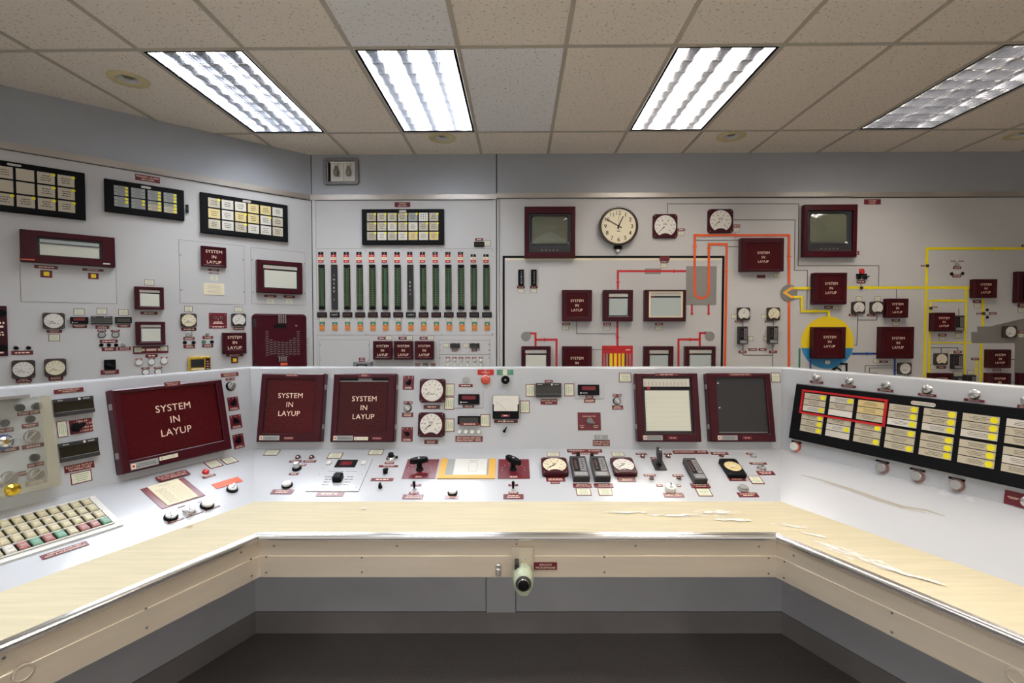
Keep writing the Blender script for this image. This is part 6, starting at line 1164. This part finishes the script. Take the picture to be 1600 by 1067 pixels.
# ------------------------------------------------------------------ left wing, upright panel
u, v, w, h = LF.rect(-60, 640, 84, 742); c0 = LF.uv(76, 617); c1 = LF.uv(96, 757); u1 = LF.uv(91, 700, .07)[0]; u0 = u1 - .52; v1 = LF.uv(84, 617, .07)[1]; v0 = LF.uv(98, 757, .07)[1]
th = thing(LF, (u0+u1)/2, (v0+v1)/2, 'guard_box', 'clear acrylic guard box over chrome key switches at the left edge', 'guard box'); w, h, d = u1-u0, v1-v0, .07; mb = MB()
mb.box(-w/2, w/2, -h/2, h/2, d-.003, d, 'acrylic'); mb.out('front_sheet', th)
mb = MB(); mb.box(w/2-.005, w/2, -h/2, h/2, 0, d-.003, 'acrylic_edge'); mb.box(-w/2, w/2-.005, -h/2, -h/2+.005, 0, d-.003, 'acrylic_edge'); mb.box(-w/2, w/2-.005, h/2-.005, h/2, 0, d-.003, 'acrylic'); mb.box(w/2-.035, w/2-.005, -h/2+.005, h/2-.005, d-.006, d-.003, 'acrylic_edge'); mb.box(-w/2, w/2-.035, -h/2+.005, -h/2+.035, d-.006, d-.003, 'acrylic_edge'); mb.out('side_sheets', th)
mb = MB(); mb.box(-w/2, w/2-.06, h/2, h/2+.010, .0, d+.004, 'greymetal'); mb.out('hinge_strip', th)
kk = BTN
for i, (x, y, r, wr, cap, ring, kd, b_) in enumerate(((31, 637.5, 7, 'upper left inside the guard box', 'black', 'chrome', 'black faced chrome lock', 0), (57.8, 635, 7, 'upper right inside the guard box', 'black', 'chrome', 'black faced chrome lock', 0), (7.5, 661, 6.5, 'at the left edge inside the guard box', 'dark', 'chrome', 'dark faced chrome lock', 0), (47.6, 655, 6.5, 'second row inside the guard box', 'dark', 'chrome', 'dark faced chrome lock', 0),
    (51, 681.5, 10.5, 'large one in the middle of the guard box', 'nickel', 'chrome', 'chrome key selector', 1), (54.4, 715, 7, 'below the middle of the guard box', 'black', 'chrome', 'black faced chrome lock', 0), (16, 747, 11.5, 'low at the left of the guard box', 'nickel', 'chrome', 'chrome key selector', 1), (57.5, 742, 10.5, 'low at the right of the guard box', 'nickel', 'chrome', 'chrome key selector', 1))):
    BTN(LF, x, y, r, wr, cap, ring, h=.022 if r > 9 else .018, kind=kd, name='key_lock', bar=bool(b_), group='chrome locks in the guard box')
u, v = LF.uv(9, 690, .03); k = LF.mpp(9, 690); th = thing(LF, u, v, 'key_lock', 'chrome padlock style key lock with brass centre at the left edge', 'lock'); mb = MB(); mb.rev([(12*k, 0), (12*k, .015), (10*k, .022), (7*k, .022)], 'blue'); mb.out('collar', th); mb = MB(); mb.rev([(9*k, .02), (8*k, .03), (4*k, .034)], 'chrome'); mb.rev([(4*k, .032), (3*k, .040)], 'brass'); mb.out('cylinder', th); mb = MB(); a = [(9*k+7*k*math.cos(t_), 7*k*math.sin(t_)-3*k, .036) for t_ in [i*math.pi/8 for i in range(17)]]; mb.tube(a, .0015, 'nickel', n=8); mb.out('key_ring', th)
u, v = LF.uv(15, 765.5, .075); k = LF.mpp(15, 765); th = thing(LF, u, v, 'door_knob', 'shiny brass knob on the front of the guard box', 'knob'); mb = MB(); mb.rev([(4*k, .0712), (4*k, .080), (8*k, .088), (9.5*k, .096), (8.5*k, .104), (4*k, .109), (1*k, .110)], 'brass', n=28); mb.out('knob', th)
for rc, wr, tx in (((26, 643.8, 62.2, 646.5), 'under the two upper locks of the guard box', 'START  STOP'), ((-4, 671.5, 21, 673), 'left edge one inside the guard box', 'ON  OFF'), ((33.4, 664.2, 60, 665.5), 'under the second row lock of the guard box', ''), ((0, 701.5, 30, 703), 'under the key lock at the left edge', ''), ((33.4, 696, 69.2, 697.5), 'under the large middle selector of the guard box', None), ((41.6, 725, 68.6, 727), 'under the lower black faced lock of the guard box', 'ON  OFF'), ((28, 737.2, 41, 742), 'short one between the two lowest selectors', 'FEW'), ((38.4, 752, 73.8, 755.5), 'lowest one inside the guard box', None)):
    u, v, w, h = LF.rect(*rc); k = LF.mpp((rc[0]+rc[2])/2, rc[1]); h = .0145; mb = MB(); mb.box(-w/2, w/2, -h/2, h/2, 0, .002, 'plate')
    if tx: mb.text(tx, 0, 0, h*.5, .0023, 'letter', w*.85)
    else: mb.scrib(-w*.4, w*.4, -h*.3, h*.3, 2, .0023, 'letter')
    single(mb, LF, u, v, 'nameplate', 'maroon engraved nameplate ' + wr, 'nameplate', RELG)
NP(LF, 83.5, 609.2, 130.5, 611.3, 'above the upper of the two wide displays on the left wing', 'REACTOR HEAT D2O/TEMPERATURE')
DISP(LF, (83.4, 624.5, 149, 643.4), 'upper of two on the left wing', 'grey', t=.022); DISP(LF, (92.5, 693.5, 156.8, 711), 'lower of two on the left wing', 'grey', t=.022)
CARD(LF, 87.2, 659, 106.5, 681.6, 'between the two wide left wing displays', True)
POINTER(LF, 120, 667.5, 13, 22, 'black, on a red plate between the two left wing displays', (107, 657.5, 145.6, 673.6), txt=[('1 DBO AS', .0, .36, .13), ('2 DBO AG', .2, .16, .13), ('DBO AV', .3, -.1, .13), ('3 DBO AT', .22, -.34, .13)], r=.016)
NP(LF, 99.6, 729, 147.4, 729.8, 'reading REACTOR OUTLET TEMPERATURE on the left wing', 'REACTOR OUTLET/TEMPERATURE'); CARD(LF, 109, 740.3, 144.2, 750.4, 'at the foot of the left wing upright panel')
th, W, S = None, None, None
BIGSIGN(LF, (173.5, 609, 363.4, 700.8), (187.6, 614, 350.4, 687.6), 'widest one, on the left wing', ((256, 597.8, 282, 602.2), 'NORMAL LOG/CH PERIOD'), [((203, 724.5, 248, 725), True), ((248.5, 714.3, 278, 713.5), False)], .090, 'insert', oy=.0, side=-1)
NP(LF, 344.8, 583.8, 372.5, 587, 'at the top right of the left wing', 'N SOURCE RANGE/PERIOD SELECTOR'); NP(LF, 352.2, 591.2, 366.6, 593.3, 'over the knob at the top right of the left wing', 'OFF   ON'); BTN(LF, 361.8, 603, 7.2, 'at the top right corner of the left wing', 'nickel', 'black', h=.02, kind='black rimmed selector knob', bar=True, name='selector_knob', ang=.8)
for rc, px, py, an, wr in (((354.2, 621.5, 374, 639.5), 365.5, 630, 85, 'upper'), ((357.9, 649.7, 378.5, 667.6), 370, 658, 130, 'middle'), ((362.6, 680, 382.3, 698.5), 373, 689, 95, 'lowest')): POINTER(LF, px, py, 8, an, f'{wr} of the three red plated ones right of the left wing recorder door', rc)

# ------------------------------------------------------------------ left wing, sloped surface
CARD(LS, 317.5, 723.5, 349.6, 727.4, 'left of the pair behind on the left wing slope'); CARD(LS, 343.5, 718.2, 373.2, 721.2, 'right of the pair behind on the left wing slope')
NP(LS, 241.5, 748.2, 297.3, 742.2, 'reading BLUE PEN REC on the left wing slope', 'BLUE PEN REC. NO. OF/D2O PRESSURE').location += LS.N*.005
u, v, w, h = LS.rect(219, 765, 320.6, 774.5); mb = MB(); mb.box(-w/2, w/2, -h/2, h/2, 0, .002, 'plate'); single(mb, LS, u, v, 'backing_plate', 'large maroon backing plate of the cream chart card on the left wing slope', 'plate')
u, v, w, h = LS.rect(228.8, 762, 310, 776.6); mb = MB(); mb.box(-w/2, w/2, -h/2, h/2, 0, .002, 'cream'); mb.scrib(-w*.42, -w*.06, -h*.44, h*.25, 11, .0023, 'tape', fill=.3)
for i in range(10): mb.box(-w*.02, w*.42, -h*.4+i*h*.07, -h*.4+i*h*.07+.0007, .002, .0023, 'tape')
mb.scrib(-w*.2, w*.2, h*.32, h*.42, 2, .0023, 'tape', fill=.3); single(mb, LS, u, v, 'chart_card', 'cream typed conversion chart on the left wing slope', 'card', w=.0028)
BTN(LS, 321, 738.5, 6.3, 'on the left wing slope under the two cards', 'red', 'offwhite', h=.018, kind='red domed push button', dome=True); NP(LS, 315.2, 746, 338, 742.6, 'under the red domed push button')
NP(LS, 330.2, 757.3, 379.6, 751.8, 'behind the black and chrome knob', '', m='dorange', colour='orange red'); BTN(LS, 363.5, 762, 8.3, 'on the orange red plate of the left wing slope', 'chrome', 'black', h=.02, kind='black skirted chrome knob', bar=True, name='selector_knob')
for x, y, wr, b_, cp in ((267.8, 805, 'left', 1, 'chrome'), (297, 795.5, 'middle', 1, 'chrome'), (324.2, 787, 'right', 0, 'offwhite')): BTN(LS, x, y, 10, f'{wr} of the three slanting across the left wing slope', cp, 'black' if wr != 'middle' else 'chrome', h=.02, kind='chrome capped selector' if b_ else 'white capped button', bar=bool(b_), name='selector_knob', ang=1.2)
NP(LS, 261, 817, 287.6, 810.6, 'under the left chrome selector of the slanting row'); NP(LS, 291, 808.3, 317.5, 800.2, 'under the middle chrome selector of the slanting row'); NP(LS, 320.2, 797.6, 344, 791.2, 'under the white capped button of the slanting row'); NP(LS, 277.3, 793.2, 289, 790.5, 'behind the middle chrome selector of the slanting row', rows_=1); NP(LS, 308.5, 785.5, 315.5, 783.5, 'behind the white capped button of the slanting row', rows_=1)
a = LS.uv(142.5, 780.8); b = LS.uv(173.2, 821.6); gh = a[1]-b[1]; gw = (LS.uv(173.2, 821.6)[0]-LS.uv(20, 862)[0])/8.0; NC = 11
ph = gh/4; pw = gw; W_ = pw*NC; uR = (a[0]+b[0])/2; u, v = uR - W_/2, (a[1]+b[1])/2
th = thing(LS, u, v, 'push_button_grid', 'white framed grid of cream, red and green square push buttons on the left wing', 'button grid'); mb = MB(); mb.box(-W_/2-.03, W_/2+.022, -gh/2-.02, gh/2+.012, 0, .006, 'offwhite'); mb.box(-W_/2-.002, W_/2+.002, -gh/2-.002, gh/2+.002, .006, .0065, 'black')
for j in range(5): mb.box(-W_/2-.002, W_/2+.002, -gh/2+j*ph-.0015, -gh/2+j*ph+.0015, .006, .012, 'offwhite')
mb.out('frame', th); cm4 = ['green', 'palered', 'palered', 'cell', 'palegreen', 'palered', 'palegreen', 'palered', 'cellw', 'cell', 'cell']; nmc = {'green': 'green push button', 'palegreen': 'green push button', 'palered': 'red push button'}
for j in range(4):
    for i in range(NC):
        c = cm4[i] if j == 3 else ('cell' if not (j == 1 and i == 1) else 'cell'); c = {'green': 'palegreen', 'cell': 'keycream'}.get(c, c); x = W_/2-(i+.5)*pw; y = gh/2-(j+.5)*ph; mb = MB(); mb.rbox(x-.0005, y, pw*.76, ph*.82, .001, .0065, .016, c, ch=.003); mb.box(x-pw*.22, x+pw*.18, y-ph*.06, y+ph*.02, .016, .0162, 'cellw' if c == 'keycream' else 'cellg'); mb.out('push_button', th, nmc.get(c))
NP(LS, 61.3, 869.5, 139.5, 851.2, 'under the push button grid on the left wing', 'ANNUNCIATOR TEST/RESET & ACKNOWLEDGE')

# ------------------------------------------------------------------ right wing
a = RF.uv(1243, 598.8, .035); b = RF.uv(1232.2, 683.9, .035); tr = RF.uv(1600, 639.7, .035); q0 = RF.uv(1258.5, 613.6, .035); q5 = RF.uv(1505.3, 647.2, .035); pt = (q5[0]-q0[0])/5
bl = RF.uv(1273, 677, .035)  # bottom of the first column
wC = RF.uv(1383.6, 630.4, .035)[0]-RF.uv(1342.8, 624.8, .035)[0]; fx = wC/pt
uL = (a[0]+b[0])/2; uend = q0[0]+pt*7+.03; top, bot = a[1], b[1]; c0_ = px_of(RF, q0[0], q0[1], .035)
c1u, c1v = q0[0]+pt*6+wC, RF.uv(1285.2, 680.3, .035)[1]
A_, B_ = px_of(RF, uL, top, .035), px_of(RF, uend, bot, .035)
dots = {(0, 0), (0, 2), (0, 3), (0, 4), (0, 5), (1, 0), (1, 4), (2, 3), (2, 5)} | {(3, j) for j in (0, 1, 2, 3, 5)} | {(4, j) for j in range(6)} | {(5, j) for j in range(6)}
tint = {(2, 0): 'celly', (2, 1): 'celly', (1, 2): 'dialw', (1, 5): 'cellw', (0, 2): 'cellw', (1, 0): 'cellw', (3, 2): 'dialw', (4, 2): 'cellw', (5, 2): 'cellw', (6, 0): 'cellw', (6, 4): 'cellw', (1, 4): 'cellw'}
th, (cu, cv, t) = ANN(RF, (*A_, *B_), c0_, px_of(RF, c1u, c1v, .035), 7, 6, 'long black annunciator of cream strips with yellow dots on the right console wing', dots, tint, t=.035, strip=fx, logo=(1424, 625.8, 1461.7, 636.3), extra={(1, 2): 'blank', (1, 5): 'blank'})
x0, x1 = RF.uv(1255, 609, t)[0]-cu, q0[0]+pt*2+wC+.012-cu; y1 = RF.uv(1257.5, 608.7, t)[1]-cv; y0 = RF.uv(1250.8, 645.2, t)[1]-cv; q = .009; mb = MB()
for r_ in ((x0, x1, y1-q, y1), (x0, x1, y0, y0+q), (x0, x0+q, y0+q, y1-q), (x1-q, x1, y0+q, y1-q)): mb.box(*r_, t+.0005, t+.0075, 'red')
mb.out('red_border', th, 'red border around the first nine windows')
for i, (x, y, r, p) in enumerate(((1275.6, 589.3, 5.6, (1266.2, 594.3, 1286, 599.9)), (1327, 595, 6, (1315, 600.4, 1337.2, 606.2)), (1384.6, 601.3, 6.3, (1371.8, 606.5, 1396, 613)), (1449, 608.4, 7.2, (1434.8, 613.8, 1463, 620.6)), (1523, 616.3, 7.8, (1506.5, 622, 1538.5, 629.4)), (1606, 626, 8.4, (1590, 632, 1622, 641)))):
    th = thing(RF, *RF.uv(x, y, .012), 'thumb_screw', f'round silver thumb knob over the right wing annunciator, {OD[i]} from the left', 'knob', 'silver thumb knobs'); k = RF.mpp(x, y); mb = MB(); mb.rev([(r*.7*k, 0), (r*.72*k, .005), (r*.95*k, .010), (r*k, .016), (r*.8*k, .022), (r*.35*k, .0255), (r*.05*k, .026)], 'nickel', n=26); mb.out('knob', th)
    NP(RF, *p, f'under the {OD[i]} silver thumb knob of the right wing', rows_=2)
for i, (x, y, r, ring, wr) in enumerate(((1241.6, 697.3, 7.8, 'dorange', 'at the left end'), (1377.5, 730.5, 8.5, 'palered', 'second from the left'), (1432.5, 744, 9.1, 'palered', 'third from the left'), (1493.8, 757.6, 9.4, 'palered', 'fourth from the left'))):
    BTN(RF, x, y, r, f'under the right wing annunciator, {wr}', 'lens' if i else 'offwhite', ring, h=.022, kind='pink rimmed round button' if i else 'red rimmed round button', group='round buttons under the right annunciator')
for i, rc in enumerate(((1237.4, 687.6, 1252.2, 694), (1368.8, 717.5, 1389.3, 725), (1422.5, 730, 1445.8, 738.4), (1482.5, 744, 1508, 753.2))): NP(RF, *rc, f'over the {OD[i]} round button under the right annunciator', rows_=1, m='black', ink='midgrey', colour='black')
u, v, w, h = RF.rect(1571, 765, 1625, 800); th = thing(RF, u, v, 'switch_unit', 'maroon switch plate at the right edge under the right annunciator', 'switch panel'); mb = MB(); mb.box(-w/2, w/2, -h/2, h/2, 0, .003, 'plate'); mb.scrib(-w*.42, -w*.05, -h*.05, h*.12, 2, .0034, 'letter'); mb.out('plate', th); mb = MB(); mb.rev([(.02, .003), (.019, .014), (.01, .018)], 'chrome', cx=w*.2); mb.out('knob', th)
NP(RF, 1586, 791, 1625, 806, 'at the right edge below the maroon switch plate', '')

# ------------------------------------------------------------------ microphone and latch under the desk edge
FS = Pl(FA.pt(0, 0, .0036), (1, 0, 0), UP)
u, v = FS.uv(817, 884); th = thing(FS, u, v, 'microphone', 'pale green microphone with black head hanging under the desk edge', 'microphone')
mb = MB(); mb.box(-.042, .036, .0, .068, 0, .006, 'fascia'); mb.box(-.03, -.015, -.002, .03, .006, .05, 'dark'); mb.cyl(.008, .03, .004, .006, .009, 'nickel', n=10); mb.out('bracket', th)
mb = MB(); loops = []
for z, r, y in ((.006, .026, -.010), (.03, .036, -.012), (.06, .038, -.016), (.08, .034, -.018), (.088, .029, -.020)): loops.append([(r*math.cos(2*math.pi*i/28), y + r*math.sin(2*math.pi*i/28)*(1.0 if math.sin(2*math.pi*i/28) > 0 else 1.5), z) for i in range(28)])
mb.loft(loops, 'micbody', smooth=True); mb.out('body', th); mb = MB(); mb.rev([(.026, .086), (.0265, .094), (.023, .1), (.0215, .1)], 'dark', cy=-.018); mb.rev([(.0215, .099), (.0205, .104)], 'chrome', cy=-.018); mb.out('ring', th); mb = MB(); mb.rev([(.0195, .1), (.0195, .105), (.012, .109), (.002, .110)], 'black', cy=-.018); mb.out('head', th)
NP(FS, 834.3, 878.3, 870.3, 889.6, 'right of the microphone', 'AIRLOCK/MICROPHONE')
u, v = FS.uv(778.5, 890); th = thing(FS, u, v, 'latch', 'small chrome latch on the fascia left of the microphone', 'latch'); mb = MB(); mb.rbox(0, -.004, .018, .026, .004, 0, .014, 'chrome', ch=.003); mb.cyl(0, .014, .010, 0, .010, 'nickel', ch=.002); mb.out('body', th)
